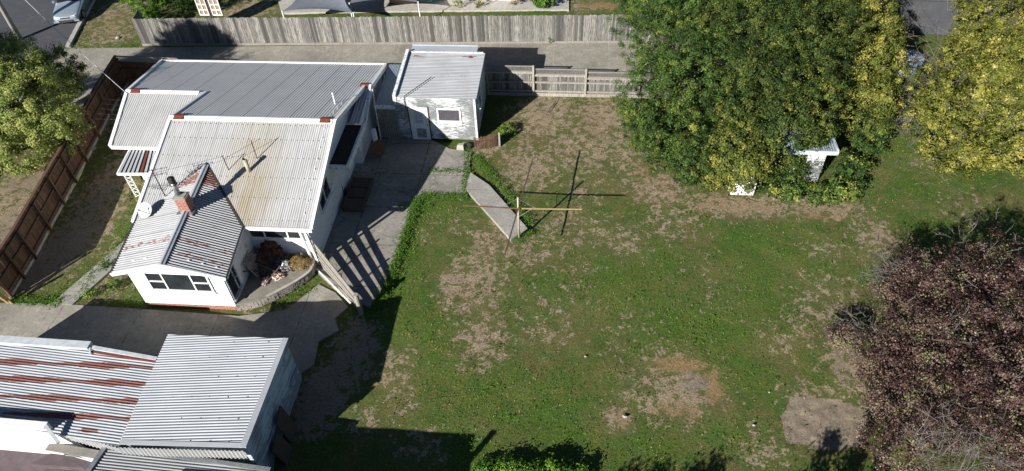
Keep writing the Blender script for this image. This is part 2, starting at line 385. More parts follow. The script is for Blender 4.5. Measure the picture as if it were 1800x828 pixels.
def npmesh(name, verts, faces, mat, tint=None, parent=None, extra=None):
    me = bpy.data.meshes.new(name); k = faces.shape[1]
    me.vertices.add(len(verts)); me.vertices.foreach_set('co', verts.astype(np.float32).ravel())
    me.loops.add(faces.size); me.loops.foreach_set('vertex_index', faces.astype(np.int32).ravel())
    me.polygons.add(len(faces)); me.polygons.foreach_set('loop_start', np.arange(0, faces.size, k, dtype=np.int32))
    me.update(calc_edges=True)
    if tint is not None:
        at = me.attributes.new('tint', 'FLOAT', 'FACE'); at.data.foreach_set('value', tint.astype(np.float32))
    for kk, arr in (extra or {}).items():
        at = me.attributes.new(kk, 'FLOAT', 'POINT'); at.data.foreach_set('value', arr.astype(np.float32))
    me.materials.append(M[mat]); me.validate()
    o = bpy.data.objects.new(name, me); COL.objects.link(o); setpar(o, parent); return o

def corr(name, poly, along, mat, parent=None, pitch=0.11, amp=0.012, lapl=0.9, th=0.02, rust=None, stain=None, step=0.25, profile='sine', lap=None):
    """corrugated sheet over a convex planar polygon; 'along' = direction the ribs run (projected to plan)"""
    P = [Vector(p) for p in poly]
    n = Vector((0, 0, 0))
    for i in range(len(P)): n += (P[i]-P[0]).cross(P[(i+1) % len(P)]-P[0])
    n.normalize()
    if n.z < 0 or (abs(n.z) < 0.02 and n.y > 0): n = -n
    al = Vector(along); al = (al - n*al.dot(n)).normalized(); ac = al.cross(n).normalized()
    o = P[0]; uv = [((p-o).dot(ac), (p-o).dot(al)) for p in P]
    us = [a for a, b in uv]; u0, u1 = min(us)+1e-4, max(us)-1e-4
    n_r = max(2, int(round((u1-u0)/pitch))); N = n_r*6
    vmin = min(b for a, b in uv); vmax = max(b for a, b in uv); K = max(1, int((vmax-vmin)/step))
    vs = []; fs = []; rr = []; ss = []; vv = []
    for i in range(N+1):
        u = u0+(u1-u0)*i/N; ys = []
        for j in range(len(uv)):
            (a, b), (c, d) = uv[j], uv[(j+1) % len(uv)]
            if (a-u)*(c-u) <= 0 and abs(a-c) > 1e-9: ys.append(b+(d-b)*(u-a)/(c-a))
        va, vb = min(ys), max(ys)
        ph = (i % 6)/6
        if profile == 'sine': h = amp*math.cos(2*math.pi*ph)
        else: h = amp*(1 if ph < 0.15 or ph > 0.8 else -1)
        for k in range(K+1):
            q = va+(vb-va)*k/K; p = o+ac*u+al*q
            lift = 0
            if lap: # sheets overlap: the upper one sits a few mm higher
                for L in lap:
                    if q > L: lift += 0.006
            vs.append(p+n*(h+lift))
            vv.append(1.0 if (i % 6 == 3) else (0.25 if i % 6 in (2, 4) else 0.0)); vv[-1] = max(vv[-1], lapl if (i//6) % 8 == 7 and i % 6 in (2, 3, 4) else 0)  # valleys marked dark to stand in for rib shade; lap lines darker too
            rr.append(rust(p) if rust else 0.0); ss.append(stain(p) if stain else 0.0)
    for i in range(N):
        for k in range(K):
            a = i*(K+1)+k; fs.append((a, a+1, a+K+2, a+K+1))
    nv = len(vs)
    # underside
    vs2 = [p-n*th for p in vs]; fs2 = [tuple(x+nv for x in reversed(f)) for f in fs]
    rim = []
    for i in range(N):
        for k in (0, K):
            a = i*(K+1)+k; b = a+K+1; rim.append((a, b, b+nv, a+nv))
    for i in (0, N):
        for k in range(K):
            a = i*(K+1)+k; rim.append((a, a+1, a+1+nv, a+nv))
    mb = MB(); mb.v = [tuple(p) for p in vs+vs2]; mb.f = fs+fs2+rim; mb.a = [0.5]*len(mb.f)
    mb.rust = {'rust': rr+rr, 'stain': ss+ss, 'shade_lap': vv+vv}
    me = bpy.data.meshes.new(name); me.from_pydata(mb.v, [], mb.f); me.materials.append(M[mat])
    for kk in ('rust', 'stain', 'shade_lap'):
        at = me.attributes.new(kk, 'FLOAT', 'POINT'); at.data.foreach_set('value', np.array(mb.rust[kk], np.float32))
    ob_ = bpy.data.objects.new(name, me); COL.objects.link(ob_); setpar(ob_, parent); return ob_

# ------------------------------------------------------------------ ground
def blobs(X, Y, lst):
    out = np.zeros_like(X)
    for (u, v, ru, rv, s) in lst:
        c = G(u, v); sx = (G(u+ru, v)-c).length; sy = (G(u, v-rv)-c).length
        out = np.maximum(out, s*np.exp(-(((X-c.x)/sx)**2+((Y-c.y)/sy)**2)**1.3*0.9))
    return out
def inpoly(X, Y, poly, soft=0.0):
    ins = np.zeros(X.shape, bool); n = len(poly)
    for i in range(n):
        x1, y1 = poly[i][0], poly[i][1]; x2, y2 = poly[(i+1) % n][0], poly[(i+1) % n][1]
        c = ((y1 > Y) != (y2 > Y)) & (X < (x2-x1)*(Y-y1)/(y2-y1+1e-12)+x1)
        ins ^= c
    return ins
DRY = [(930, 290, 60, 50, .75), (1100, 250, 60, 70, .7), (1000, 400, 90, 40, .55), (870, 430, 50, 40, .7), (1180, 640, 60, 40, .6), (90, 440, 40, 70, 1.0), (150, 400, 60, 80, .85), (200, 460, 40, 60, .7), (60, 480, 40, 40, .9), (20, 380, 60, 60, .9), (50, 310, 60, 30, .9), (840, 490, 60, 60, .75), (800, 500, 35, 45, .8), (850, 600, 55, 50, .75), (930, 440, 60, 35, .6), (690, 640, 50, 40, .65), (700, 700, 40, 40, .45),
       (1040, 250, 110, 60, .7), (960, 200, 70, 45, .85), (1060, 200, 60, 50, .8), (860, 255, 40, 20, .8), (1160, 330, 60, 40, .75), (1180, 390, 60, 40, .55),
       (1300, 360, 130, 22, .9), (1450, 365, 90, 22, .85), (1100, 420, 60, 40, .5), (950, 560, 70, 60, .42), (1540, 415, 50, 38, .7), (1450, 440, 50, 25, .45),
       (1430, 560, 60, 40, .55), (1460, 520, 70, 50, .5), (1370, 600, 40, 40, .45), (1500, 640, 60, 70, .8), (1180, 690, 90, 55, .8), (1440, 700, 60, 30, .7),
       (1090, 735, 30, 22, .9), (1340, 790, 60, 40, .5), (760, 400, 25, 30, .3), (820, 390, 60, 30, .35), (740, 780, 60, 30, .6), (1030, 330, 50, 40, .5), (880, 330, 35, 25, .5),
       (170, 350, 60, 80, .75), (130, 420, 60, 60, .7), (200, 300, 30, 50, .8), (190, 510, 40, 25, .6), (30, 340, 60, 60, .8), (60, 300, 60, 50, .7), (10, 430, 30, 50, .8),
       (190, 60, 60, 40, .62), (200, 20, 60, 25, .6), (160, 40, 30, 30, .5), (1030, 10, 50, 12, .7), (440, 15, 60, 20, .7), (410, 20, 50, 20, .6), (1700, 360, 60, 30, .4), (1650, 290, 60, 20, .35), (1250, 520, 60, 40, .3),
       (560, 560, 50, 30, .6), (480, 545, 60, 20, .6), (250, 300, 30, 60, .5), (1010, 480, 50, 50, .35), (1230, 460, 50, 30, .3), (1100, 580, 70, 60, .3), (640, 740, 60, 30, .5)]
STRAW = [(1190, 640, 60, 18, .8), (1255, 680, 25, 35, .75), (1190, 720, 60, 22, .6), (1095, 735, 26, 18, .6), (1480, 770, 30, 40, .5), (1140, 300, 40, 40, .4),
         (1290, 358, 120, 18, .5), (1450, 375, 90, 16, .5), (1300, 785, 30, 20, .4), (60, 300, 60, 30, .6), (200, 40, 60, 30, .4), (330, 560, 90, 14, .5), (1060, 8, 60, 8, .7), (770, 262, 40, 12, .6)]
DIRT = [(120, 430, 60, 60, .75), (60, 480, 50, 40, .75), (170, 360, 40, 70, .6), (50, 320, 50, 30, .6), (10, 400, 40, 50, .6), (620, 620, 60, 90, .7), (560, 700, 60, 80, .8), (1225, 672, 32, 22, .75), (1480, 645, 28, 45, .6), (1500, 600, 30, 30, .5), (960, 185, 55, 22, .5), (160, 230, 50, 120, .62), (100, 420, 28, 90, .6), (215, 480, 22, 40, .6), (900, 230, 30, 20, .5)]
LUSH = [(705, 440, 35, 110, 1), (680, 520, 30, 60, 1), (760, 370, 60, 30, .7), (850, 300, 20, 40, .7), (940, 420, 30, 20, .8), (1250, 560, 130, 60, .7), (1080, 500, 100, 60, .5),
        (900, 700, 150, 60, .5), (820, 790, 60, 40, .8), (1330, 490, 80, 50, .45), (1640, 270, 90, 50, .6), (1380, 440, 80, 50, .4), (240, 500, 40, 30, .6), (170, 90, 60, 14, .5), (940, 15, 30, 12, .9),
        (760, 600, 60, 80, .5), (1130, 780, 80, 30, .5), (205, 400, 25, 40, .5), (130, 505, 40, 18, .6), (700, 600, 40, 60, .5), (1300, 620, 60, 60, .4), (1280, 760, 60, 30, .5), (1160, 470, 60, 40, .5)]
PLOT = [G(1392, 696), G(1374, 735), G(1382, 775), G(1470, 792), G(1515, 780), G(1530, 725), G(1470, 700)]
def ground():
    xs = np.concatenate([[-400, -200, -110, -70, -52], np.arange(-42, 34, 0.14), [40, 55, 80, 120, 200, 400]])
    ys = np.concatenate([[-150, -60, -20, -5, 3], np.arange(8, 47, 0.14), [52, 62, 80, 120, 200, 400]])
    X, Y = np.meshgrid(xs, ys); nx, ny = len(xs), len(ys)
    dry = blobs(X, Y, DRY); straw = blobs(X, Y, STRAW); dirt = blobs(X, Y, DIRT); lush = blobs(X, Y, LUSH)
    ip = inpoly(X, Y, PLOT); dirt[ip] = 1.8
    dry = dry*0.85+0.05
    k = np.zeros_like(X)
    for (f, a) in ((0.5, 0.02), (1.3, 0.015), (3.1, 0.010), (6.7, 0.008)):
        ph = rng.uniform(0, 6.28, 4)
        k += a*(np.sin(X*f+ph[0]+np.sin(Y*f*.7+ph[1])*1.5)*np.cos(Y*f*1.1+ph[2]+np.sin(X*f*.6+ph[3])))
    Z = k - 0.05
    Z[ip] += rng.normal(0, 0.035, ip.sum())
    V = np.stack([X.ravel(), Y.ravel(), Z.ravel()], 1)
    i = (np.arange(ny-1)[:, None]*nx+np.arange(nx-1)[None]).ravel()
    F = np.stack([i, i+1, i+nx+1, i+nx], 1)
    o = npmesh('ground', V, F, 'lawn', extra=dict(dry=dry.ravel(), straw=straw.ravel(), dirt=dirt.ravel(), lush=lush.ravel()))
    o.data.shade_smooth(); tag(o, kind='structure')
ground()

def slab(name, pts, z0, z1, mat, **kw):
    mb = MB(); mb.prism([(p[0], p[1], z0) for p in pts], (0, 0, z1-z0)); o = mb.build(name, mat)
    return tag(o, kind='structure')
ROADEDGE = [G(115, 85), G(162, -4)]
dr = (ROADEDGE[1]-ROADEDGE[0]).normalized()
ra = ROADEDGE[0]-dr*30; rb = ROADEDGE[0]+dr*40
slab('road', [(-120, -20), (ra.x, ra.y), (rb.x, rb.y), (-120, 80)], -0.3, 0.02, 'asphalt')
kn = Vector((dr.y, -dr.x, 0))
mb = MB(); mb.prism([(p.x, p.y, -0.2) for p in (ROADEDGE[0]+dr*0.1, rb, rb+kn*0.28, ROADEDGE[0]+dr*0.1+kn*0.28)], (0, 0, 0.32)); tag(mb.build('kerb', 'concrete_new'), kind='structure')
slab('driveway_back', [G(115, 86), G(1100, 74.5), G(1500, 74), G(1500, 120), G(860, 132), G(300, 118), G(230, 132), G(120, 215), G(60, 170), G(85, 120)], -0.2, 0.03, 'concrete_drive')
slab('driveway_front', [G(-60, 531), G(110, 535), G(255, 544), G(420, 556), G(505, 545), G(560, 500), G(590, 515), G(612, 540), G(588, 560), G(596, 580), G(560, 600), G(552, 640), G(530, 655), G(522, 700), G(490, 720), G(480, 840), G(-80, 900)], -0.2, 0.022, 'concrete_front')
slab('yard_paving', [G(540, 462), G(590, 330), G(650, 250), G(700, 240), G(762, 248), G(790, 262), G(828, 268), G(822, 345), G(737, 346), G(684, 490), G(650, 540), G(600, 520)], -0.2, 0.034, 'concrete_yard')
slab('garden_path', [G(245, 400), G(217, 426), G(92, 534), G(127, 537), G(240, 436), G(262, 410)], -0.2, 0.045, 'concrete_slab')
o = slab('path_slab', [G(827, 303, .12), G(819, 332, .12), G(898, 420, .12), G(928, 402, .12), G(860, 325, .12)], -0.2, 0.12, 'concrete_slab')

# ------------------------------------------------------------------ generic wall / window helpers
def wallbox(mb, x0, x1, y0, y1, z0, z1): mb.box(x0, x1, y0, y1, z0, z1)
def boards(mb, p, q, z0, z1, nrm, pitch=0.15, holes=(), th=0.018, top=None):
    """lapped weatherboards on the wall p->q (plan points); holes = [(s0,s1,z0,z1)] in metres along the wall"""
    p, q = Vector((p[0], p[1], 0)), Vector((q[0], q[1], 0)); L = (q-p).length; d = (q-p)/L; n = Vector((nrm[0], nrm[1], 0))
    z = z0
    while z < z1-0.02:
        zt = min(z+pitch, z1)
        cuts = [(0, L)]
        for (a, b, c, e) in holes:
            if zt > c+.01 and z < e-.01:
                nc = []
                for (s, t) in cuts:
                    if b <= s or a >= t: nc.append((s, t)); continue
                    if a > s: nc.append((s, a))
                    if b < t: nc.append((b, t))
                cuts = nc
        for (s, t) in cuts:
            if top:
                # clip the run where the roof line cuts the wall
                while s < t and top(s) < z+0.01: s += 0.05
                while t > s and top(t) < z+0.01: t -= 0.05
                if t-s < 0.1: continue
            A = p+d*s; B = p+d*t
            v = [A+n*(th+.004), B+n*(th+.004), B+n*0.002, A+n*0.002, A+n*0.006, B+n*0.006, B-n*0.01, A-n*0.01]
            zz = [z, z, z, z, zt, zt, zt, zt]
            mb.hexa([(a.x, a.y, h) for a, h in zip(v, zz)])
        z = zt
    return mb
def window(parent, origin, u, n, w, h, cols, name='window', fmat='trim_white', ft=0.07, proud=0.05):
    """origin = lower left corner on the wall; cols = [(width fraction, n rows)]"""
    o = Vector(origin); u = Vector(u).normalized(); n = Vector(n).normalized(); z = Vector((0, 0, 1))
    def b(mb, a0, a1, z0, z1, d0, d1):
        c = [o+u*a+z*k+n*d for k in (z0, z1) for a, d in ((a0, d1), (a1, d1), (a1, d0), (a0, d0))]
        mb.hexa([tuple(x) for x in c])
    f = MB(); g = MB()
    b(f, -0.03, w+0.03, -0.05, 0.0, 0.004, proud+0.05)             # sill
    b(f, 0, w, h-ft, h, 0.004, proud); b(f, 0, w, 0.0, ft, 0.004, proud)
    b(f, 0, ft, ft, h-ft, 0.004, proud); b(f, w-ft, w, ft, h-ft, 0.004, proud)
    x = ft; inner = w-2*ft; tot = sum(c[0] for c in cols)
    for i, (fr, rows) in enumerate(cols):
        cw = inner*fr/tot
        if i: b(f, x-ft*.45, x+ft*.45, ft, h-ft, 0.005, proud-.004)
        for r in range(1, rows):
            zz = ft+(h-2*ft)*r/rows; b(f, x+.03, x+cw-.03, zz-.03, zz+.03, 0.006, proud-.008)
        x += cw
    b(g, ft*.9, w-ft*.9, ft*.9, h-ft*.9, 0.005, 0.016)
    fo = f.build(name, fmat, parent); go = g.build('pane', 'glass', fo)
    return fo

# ------------------------------------------------------------------ the house
house = empty('house', (-14.5, 24, 0), 'white weatherboard house with corrugated iron roofs, brick chimney and curved front patio', 'house')
pB, nB = Vector((0, 24.6, 4.2)), Vector((0, 0.27, 1)).normalized()
pF, nF = Vector((0, 24.6, 4.2)), Vector((0, -0.314, 1)).normalized()
RL, RR_ = -17.93, -10.45          # ends of the main ridge
ridgeY, ridgeZ = 24.6, 4.2
L1, L2 = HIT(225, 163, pB, nB), HIT(336, 163, pB, nB); L2.x = max(L2.x, -19.6)
Lr = Vector((-21.95, 27.85, ridgeZ-.27*(27.85-24.6)))
Lrr = Vector((-17.9, Lr.y, Lr.z))
BL_, BR_ = HIT(272, 113, pB, nB), HIT(681, 108, pB, nB)
BL_ = Vector((-22.95, BL_.y, 0)); yb = (BL_.y+BR_.y)/2
zb = ridgeZ-.27*(yb-24.6)
Rr1 = HIT(650, 151, pB, nB)
xRR = Rr1.x
def stain_main(p):
    a = math.exp(-((p.x+13.5+0.05*(p.y-21))/1.1)**2)*(1.0 if p.y < 23.6 else 0.55)
    b = 0.6*math.exp(-((p.x+12.9)/0.5)**2)*(p.y < 21.8)
    return min(1, a*0.85+b*0.3)
def rust_ridge(p): return 0.0
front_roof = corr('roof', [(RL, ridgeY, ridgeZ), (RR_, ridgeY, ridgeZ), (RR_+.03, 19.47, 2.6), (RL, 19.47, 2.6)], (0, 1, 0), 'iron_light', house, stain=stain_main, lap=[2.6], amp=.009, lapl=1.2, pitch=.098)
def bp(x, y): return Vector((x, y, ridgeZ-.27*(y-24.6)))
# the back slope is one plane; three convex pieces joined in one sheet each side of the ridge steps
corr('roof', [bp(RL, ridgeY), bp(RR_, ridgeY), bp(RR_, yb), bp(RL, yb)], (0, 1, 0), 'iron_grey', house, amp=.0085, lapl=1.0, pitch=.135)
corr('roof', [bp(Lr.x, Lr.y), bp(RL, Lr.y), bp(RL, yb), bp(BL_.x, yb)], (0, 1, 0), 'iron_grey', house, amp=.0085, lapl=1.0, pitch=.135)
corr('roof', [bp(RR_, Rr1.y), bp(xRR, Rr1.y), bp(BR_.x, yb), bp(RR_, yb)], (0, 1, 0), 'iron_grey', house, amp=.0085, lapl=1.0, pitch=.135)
# left section, front slope
Le1, Le2 = G(195, 257, 2.5), G(283, 258, 2.5); ye = (Le1.y+Le2.y)/2
corr('roof', [(Lr.x, Lr.y, Lr.z), (-17.9, Lr.y, Lr.z), (-17.9, ye, 2.5), (Le1.x, ye, 2.5)], (0, 1, 0), 'iron_light', house)
# right section, front slope
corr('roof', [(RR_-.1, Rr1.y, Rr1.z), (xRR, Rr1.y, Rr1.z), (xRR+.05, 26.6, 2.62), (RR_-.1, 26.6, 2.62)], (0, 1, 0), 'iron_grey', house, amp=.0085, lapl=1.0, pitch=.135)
# flat porch roof
mb = MB(); mb.box(-10.78, -9.93, 23.6, 26.6, 2.42, 2.5); mb.build('porch_roof', 'black_roof', house)
mb = MB()
mb.box(-9.93, -9.83, 23.5, 26.75, 2.3, 2.62); mb.box(-10.78, -9.93, 23.5, 23.598, 2.3, 2.53)
mb.bar((xRR+.04, Rr1.y, Rr1.z+.03), (-9.83, 26.7, 2.55), 0.12, 0.16)
mb.build('porch_fascia', 'trim_worn', house)
def screws(name, o, a, b, rows, cols, mat='dark_metal', par=house, off=.03):
    mb = MB(); o, a, b = Vector(o), Vector(a), Vector(b); n = a.cross(b).normalized(); n = n if n.z > 0 else -n
    for r_ in rows:
        for k in range(cols):
            c = o+a*((k+.5)/cols)+b*r_+n*off; mb.box(c.x-.014, c.x+.014, c.y-.014, c.y+.014, c.z-.02, c.z+.004)
    q = mb.build(name, mat, par); q['kind'] = 'stuff'; return q
screws('roof_screws', (RL+.1, 19.55, 2.62), (RR_-RL-.2, 0, 0), (0, 5.0, 1.57), (.04, .24, .43, .62, .80, .95), 30, off=.012)
# ridge capping
def capping(name, a, b, w=0.2, mat='trim_white', par=house, r=0.045):
    mb = MB(); a, b = Vector(a), Vector(b); d = (b-a).normalized(); s = d.cross(Vector((0, 0, 1))).normalized()
    mb.tube([a+Vector((0, 0, .03)), b+Vector((0, 0, .03))], r, 8)
    for sg in (-1, 1):
        mb.prism([a+Vector((0, 0, .035)), b+Vector((0, 0, .035)), b+s*sg*w+Vector((0, 0, -.27*w+.03)), a+s*sg*w+Vector((0, 0, -.27*w+.03))], (0, 0, 0.012))
    return mb.build(name, mat, par)
capping('ridge_cap', (RL+.05, ridgeY, ridgeZ), (RR_-.05, ridgeY, ridgeZ))
capping('ridge_cap', (Lr.x+.05, Lr.y, Lr.z), (RL-.35, Lr.y, Lr.z), 0.16)
capping('ridge_cap', (RR_+.02, Rr1.y, Rr1.z), (xRR-.03, Rr1.y, Rr1.z), 0.16)
def rustcap(x, y, z):
    mb = MB(); w = 0.21
    for s in (-1, 1): mb.prism([(x-.22, y, z+.088), (x+.22, y, z+.088), (x+.22, y+s*w, z+.088-.29*w), (x-.22, y+s*w, z+.088-.29*w)], (0, 0, .014))
    mb.build('ridge_end', 'rust', house)['label'] = 'rusty red ridge end flashing'
rustcap(RL+.38, ridgeY, ridgeZ); rustcap(RR_-.38, ridgeY, ridgeZ); rustcap(Lr.x+.42, Lr.y, Lr.z); rustcap(xRR-.25, Rr1.y, Rr1.z)
# barge boards and fascias
Z = Vector((0, 0, 1))
def barge(a, b, w=0.1, h=0.2, dz=-0.04, dx=0): mb = MB(); mb.bar(Vector(a)+Z*dz+Vector((dx, 0, 0)), Vector(b)+Z*dz+Vector((dx, 0, 0)), w, h); mb.build('barge_board', 'trim_white', house)
barge((RL-.03, ridgeY, ridgeZ), (RL-.03, 19.45, 2.6), 0.13); barge((RL-.03, ridgeY, ridgeZ), bp(RL-.03, Lr.y), 0.15)
barge((RR_+.06, ridgeY, ridgeZ), (RR_+.09, 19.45, 2.6), 0.12); barge((RR_+.06, ridgeY, ridgeZ), bp(RR_+.06, Rr1.y), 0.15)
barge(Lr+Vector((-.05, 0, 0)), (Le1.x-.05, ye, 2.5), 0.15); barge(Lr+Vector((-.05, 0, 0)), bp(BL_.x-.05, yb), 0.15)
barge((xRR+.06, Rr1.y, Rr1.z), bp(BR_.x+.06, yb), 0.15)
for g_ in ((BL_.x-.1, BR_.x+.1, yb+.0, yb+.1, zb-.14, zb+.045), (Le1.x, -18.02, ye-.1, ye-.0, 2.38, 2.5), (-13.3, RR_+.1, 19.36, 19.46, 2.44, 2.575)):
    mb = MB(); mb.box(*g_); mb.build('gutter', 'trim_white', house)
# walls
zf = 0.35
def gable_wall(x, y0, yr, y1, z0, ztop0, zr, ztop1, th=0.12):
    w = MB(); w.prism([(x, y0, z0), (x, y1, z0), (x, y1, ztop1), (x, yr, zr), (x, y0, ztop0)], (th, 0, 0)); return w
w = gable_wall(-10.9, 19.95, ridgeY, yb-.3, 0, 2.66, ridgeZ-.06, bp(0, yb-.3).z-.06)
def topR(s):
    y = 19.95+s
    return (4.2-.314*(24.6-y) if y < 24.6 else 4.2-.27*(y-24.6))-.08
boards(w, (-10.78, 19.95), (-10.78, 27.0), 0.12, 4.1, (1, 0), 0.16, [(1.5, 3.05, 1.55, 2.5)], top=topR)
w.build('wall', 'wall_white', house)
w = MB(); w.box(-13.6, -10.9, 19.95, 20.07, 0, 2.62); boards(w, (-13.45, 19.95), (-10.8, 19.95), 0.4, 2.5, (0, -1), 0.16); w.build('wall', 'wall_white', house)
w = gable_wall(-17.85, 19.9, ridgeY, yb-.3, 0, 2.66, ridgeZ-.06, bp(0, yb-.3).z-.06, .12); w.build('wall', 'wall_white', house)
# left section walls
w = MB(); w.box(-21.3, -17.85, ye+.45, ye+.57, 0, 2.55); w.build('wall', 'wall_white', house)
w = MB(); x0 = -21.3; w.prism([(x0, ye+.45, 0), (x0-.9, yb-.35, 0), (x0-.9, yb-.35, bp(0, yb-.35).z-.06), (x0-.35, Lr.y, Lr.z-.06), (x0, ye+.45, 2.55)], (.12, 0, 0)); w.build('wall', 'wall_white', house)
w = MB(); w.box(-22.1, xRR-.15, yb-.45, yb-.33, 0, zb-.02); boards(w, (-22.1, yb-.33), (xRR-.15, yb-.33), 0.1, zb, (0, 1), .16); w.build('wall', 'wall_white', house)
# right section: end wall and front wall
w = MB(); xe = xRR-.28
w.prism([(xe, 26.7, 0), (xe, yb-.33, 0), (xe, yb-.33, bp(0, yb-.33).z-.05), (xe, Rr1.y, Rr1.z-.05), (xe, 26.7, 2.6)], (-.12, 0, 0))
boards(w, (xe, 26.7), (xe, yb-.33), 0.1, 3.0, (1, 0), .16, top=lambda s: (2.55+(s/2.3)*(Rr1.z-2.6) if s < 2.3 else Rr1.z-.27*(s-2.3))-.08)
w.box(-10.78, xe-.12, 26.7, 26.8, 0, 2.5); w.build('wall', 'wall_white', house)
# foundation
w = MB(); w.box(-13.5, -10.72, 19.99, 20.5, 0, .14); w.build('foundation', 'concrete_new', house)
# main front window, side window
window(house, (-13.42, 19.926, 1.45), (1, 0, 0), (0, -1, 0), 2.35, 0.78, [(0.8, 1), (1.35, 1), (0.8, 1)])
window(house, (-10.756, 21.45, 1.5), (0, 1, 0), (1, 0, 0), 1.5, 1.05, [(1, 1), (1, 1)])
# corner posts of the patio: pair of white downpipes
mb = MB(); mb.bar((-10.98, 19.8, .35), (-10.98, 19.55, 2.45), .09, .09); mb.build('downpipe', 'trim_white', house); mb = MB(); mb.bar((-10.72, 19.78, .1), (-10.72, 19.5, 2.45), .10, .10)
mb.build('downpipe', 'trim_white', house)
# ---- front wing
A = HIT(363, 287, pF, nF); F_ = G(283, 466, 3.2); V_ = G(426, 398, 2.6); VL = G(241, 381, 2.6)
nR = (F_-A).cross(V_-A).normalized(); nL = (VL-A).cross(F_-A).normalized()
ER = HIT(396, 489, A, nR); EL_ = HIT(194, 481, A, nL)
def rustW(p):
    # rusted strip under the apex and a few bands lower down
    r = 0.72*math.exp(-((p.y-A.y+0.8)/0.8)**2) if p.x < A.x+.9 else 0.4*math.exp(-((p.y-A.y+1.3)/.4)**2)
    r = max(r, .22, 0.58*math.exp(-((p.y-18.0)/.3)**2), 0.55*math.exp(-((p.y-17.35)/.22)**2) if p.x > -15 else 0, .4*math.exp(-((p.y-19.1)/.3)**2) if p.x > -15 else 0)
    return r
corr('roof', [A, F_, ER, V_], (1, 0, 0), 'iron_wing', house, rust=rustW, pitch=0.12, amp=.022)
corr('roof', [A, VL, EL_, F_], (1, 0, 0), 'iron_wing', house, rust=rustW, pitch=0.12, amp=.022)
capping('ridge_cap', A+Vector((.02, -.1, 0)), F_, .13, 'iron_white', house, .04)
mb = MB()
mb.bar(F_-Z*.06+Vector((0, .02, 0)), ER-Z*.06, .05, .16); mb.bar(F_-Z*.06+Vector((0, .02, 0)), EL_-Z*.06, .05, .16)
mb.build('barge_board', 'trim_white', house)
mb = MB()
mb.bar(A+Z*.012, V_+Z*.012, .1, .03); mb.bar(A+Z*.012, VL+Z*.012, .1, .03)
mb.bar(EL_+Z*.0, VL+Z*.0, .08, .06)
mb.bar(ER-Z*.0+Vector((.03, 0, 0)), V_+Vector((.03, 0, 0)), .04, .07)
mb.build('valley_flashing', 'dark_metal', house)
mb = MB(); mb.bar(ER-Z*.09+Vector((.0, .05, 0)), V_-Z*.09, .06, .1); mb.build('gutter', 'trim_white', house)
wx0, wx1, wy = -17.3, -13.42, 17.13
def zroof(x, y):
    n, = (nR,) if x > A.x+(F_.x-A.x)*(A.y-y)/(A.y-F_.y) else (nL,)
    return A.z-(n.x*(x-A.x)+n.y*(y-A.y))/n.z
xm = F_.x
w = MB(); w.prism([(wx0, wy, .26), (wx1, wy, .26), (wx1, wy, zroof(wx1, wy)-.05), (xm, wy, F_.z-.07), (wx0, wy, zroof(wx0, wy)-.05)], (0, .12, 0))
boards(w, (wx0, wy), (wx1, wy), .27, 3.0, (0, -1), .17, [(0.75, 3.3, 1.12, 2.28)], top=lambda s: zroof(wx0+s, wy)-.09)
w.build('wall', 'wall_white', house)
w = MB(); w.prism([(wx1, wy+.12, .26), (wx1, 20.0, .26), (wx1, 20.0, 2.6), (wx1, wy+.12, zroof(wx1, wy)-.06)], (-.12, 0, 0)); w.build('wall', 'wall_white', house)
w = MB(); w.prism([(wx0, wy+.12, .26), (wx0-.35, 20.2, .26), (wx0-.35, 20.2, 2.58), (wx0, wy+.12, zroof(wx0, wy)-.06)], (.12, 0, 0)); w.build('wall', 'wall_white', house)
w = MB(); w.box(wx0+.04, wx1-.03, wy+.04, wy+.2, -.05, .258); w.build('foundation', 'red_brick', house)
window(house, (-16.62, wy-.022, 1.14), (1, 0, 0), (0, -1, 0), 2.62, 1.1, [(0.75, 2), (1.35, 1), (0.75, 2)])
window(house, (-13.42+.003, 17.16, .62), (0, 1, 0), (1, 0, 0), 0.86, 1.3, [(1.4, 1), (.6, 2)], fmat='peeling_blue')
# patio with curved stone-faced edge
zt = 0.36
edge = [G(*p, zt) for p in ((413, 536), (457, 526), (501, 505), (528, 489), (546, 474), (553, 452))]
pts = []
for i in range(len(edge)-1):
    for k in range(4):
        t = k/4; a, b = edge[i], edge[i+1]; p0 = edge[max(i-1, 0)]; p3 = edge[min(i+2, len(edge)-1)]
        pts.append(0.5*((2*a)+(b-p0)*t+(2*p0-5*a+4*b-p3)*t*t+(3*a-p0-3*b+p3)*t**3))
pts.append(edge[-1])
patio_poly = [(wx1+.003, 17.14), *[(p.x, p.y) for p in pts[1:]], (-10.79, 19.93), (wx1+.003, 19.93)]
mb = MB(); mb.prism([(x, y, 0.0) for x, y in patio_poly], (0, 0, zt)); mb.build('patio', 'concrete_patio', house)
mb = MB(); rc = random.Random(3)
for i in range(len(pts)-1):
    a, b = pts[i], pts[i+1]; d = (b-a); n = Vector((d.y, -d.x, 0)).normalized()
    for r in range(3):
        h0 = r*.105; nn = 2
        for k in range(nn):
            s0 = k/nn+.02; s1 = (k+1)/nn-.02; o1 = .05+rc.random()*.035
            c = [a+d*s0, a+d*s1]
            mb.hexa([(c[0]+n*o1).to_tuple()[:2]+(h0+.01,), (c[1]+n*o1).to_tuple()[:2]+(h0+.01,), (c[1]).to_tuple()[:2]+(h0+.01,), (c[0]).to_tuple()[:2]+(h0+.01,),
                     (c[0]+n*(o1-.015)).to_tuple()[:2]+(h0+.1,), (c[1]+n*(o1-.015)).to_tuple()[:2]+(h0+.1,), (c[1]).to_tuple()[:2]+(h0+.1,), (c[0]).to_tuple()[:2]+(h0+.1,)])
mb.build('patio_edge', 'stone_face', house)
mb = MB()
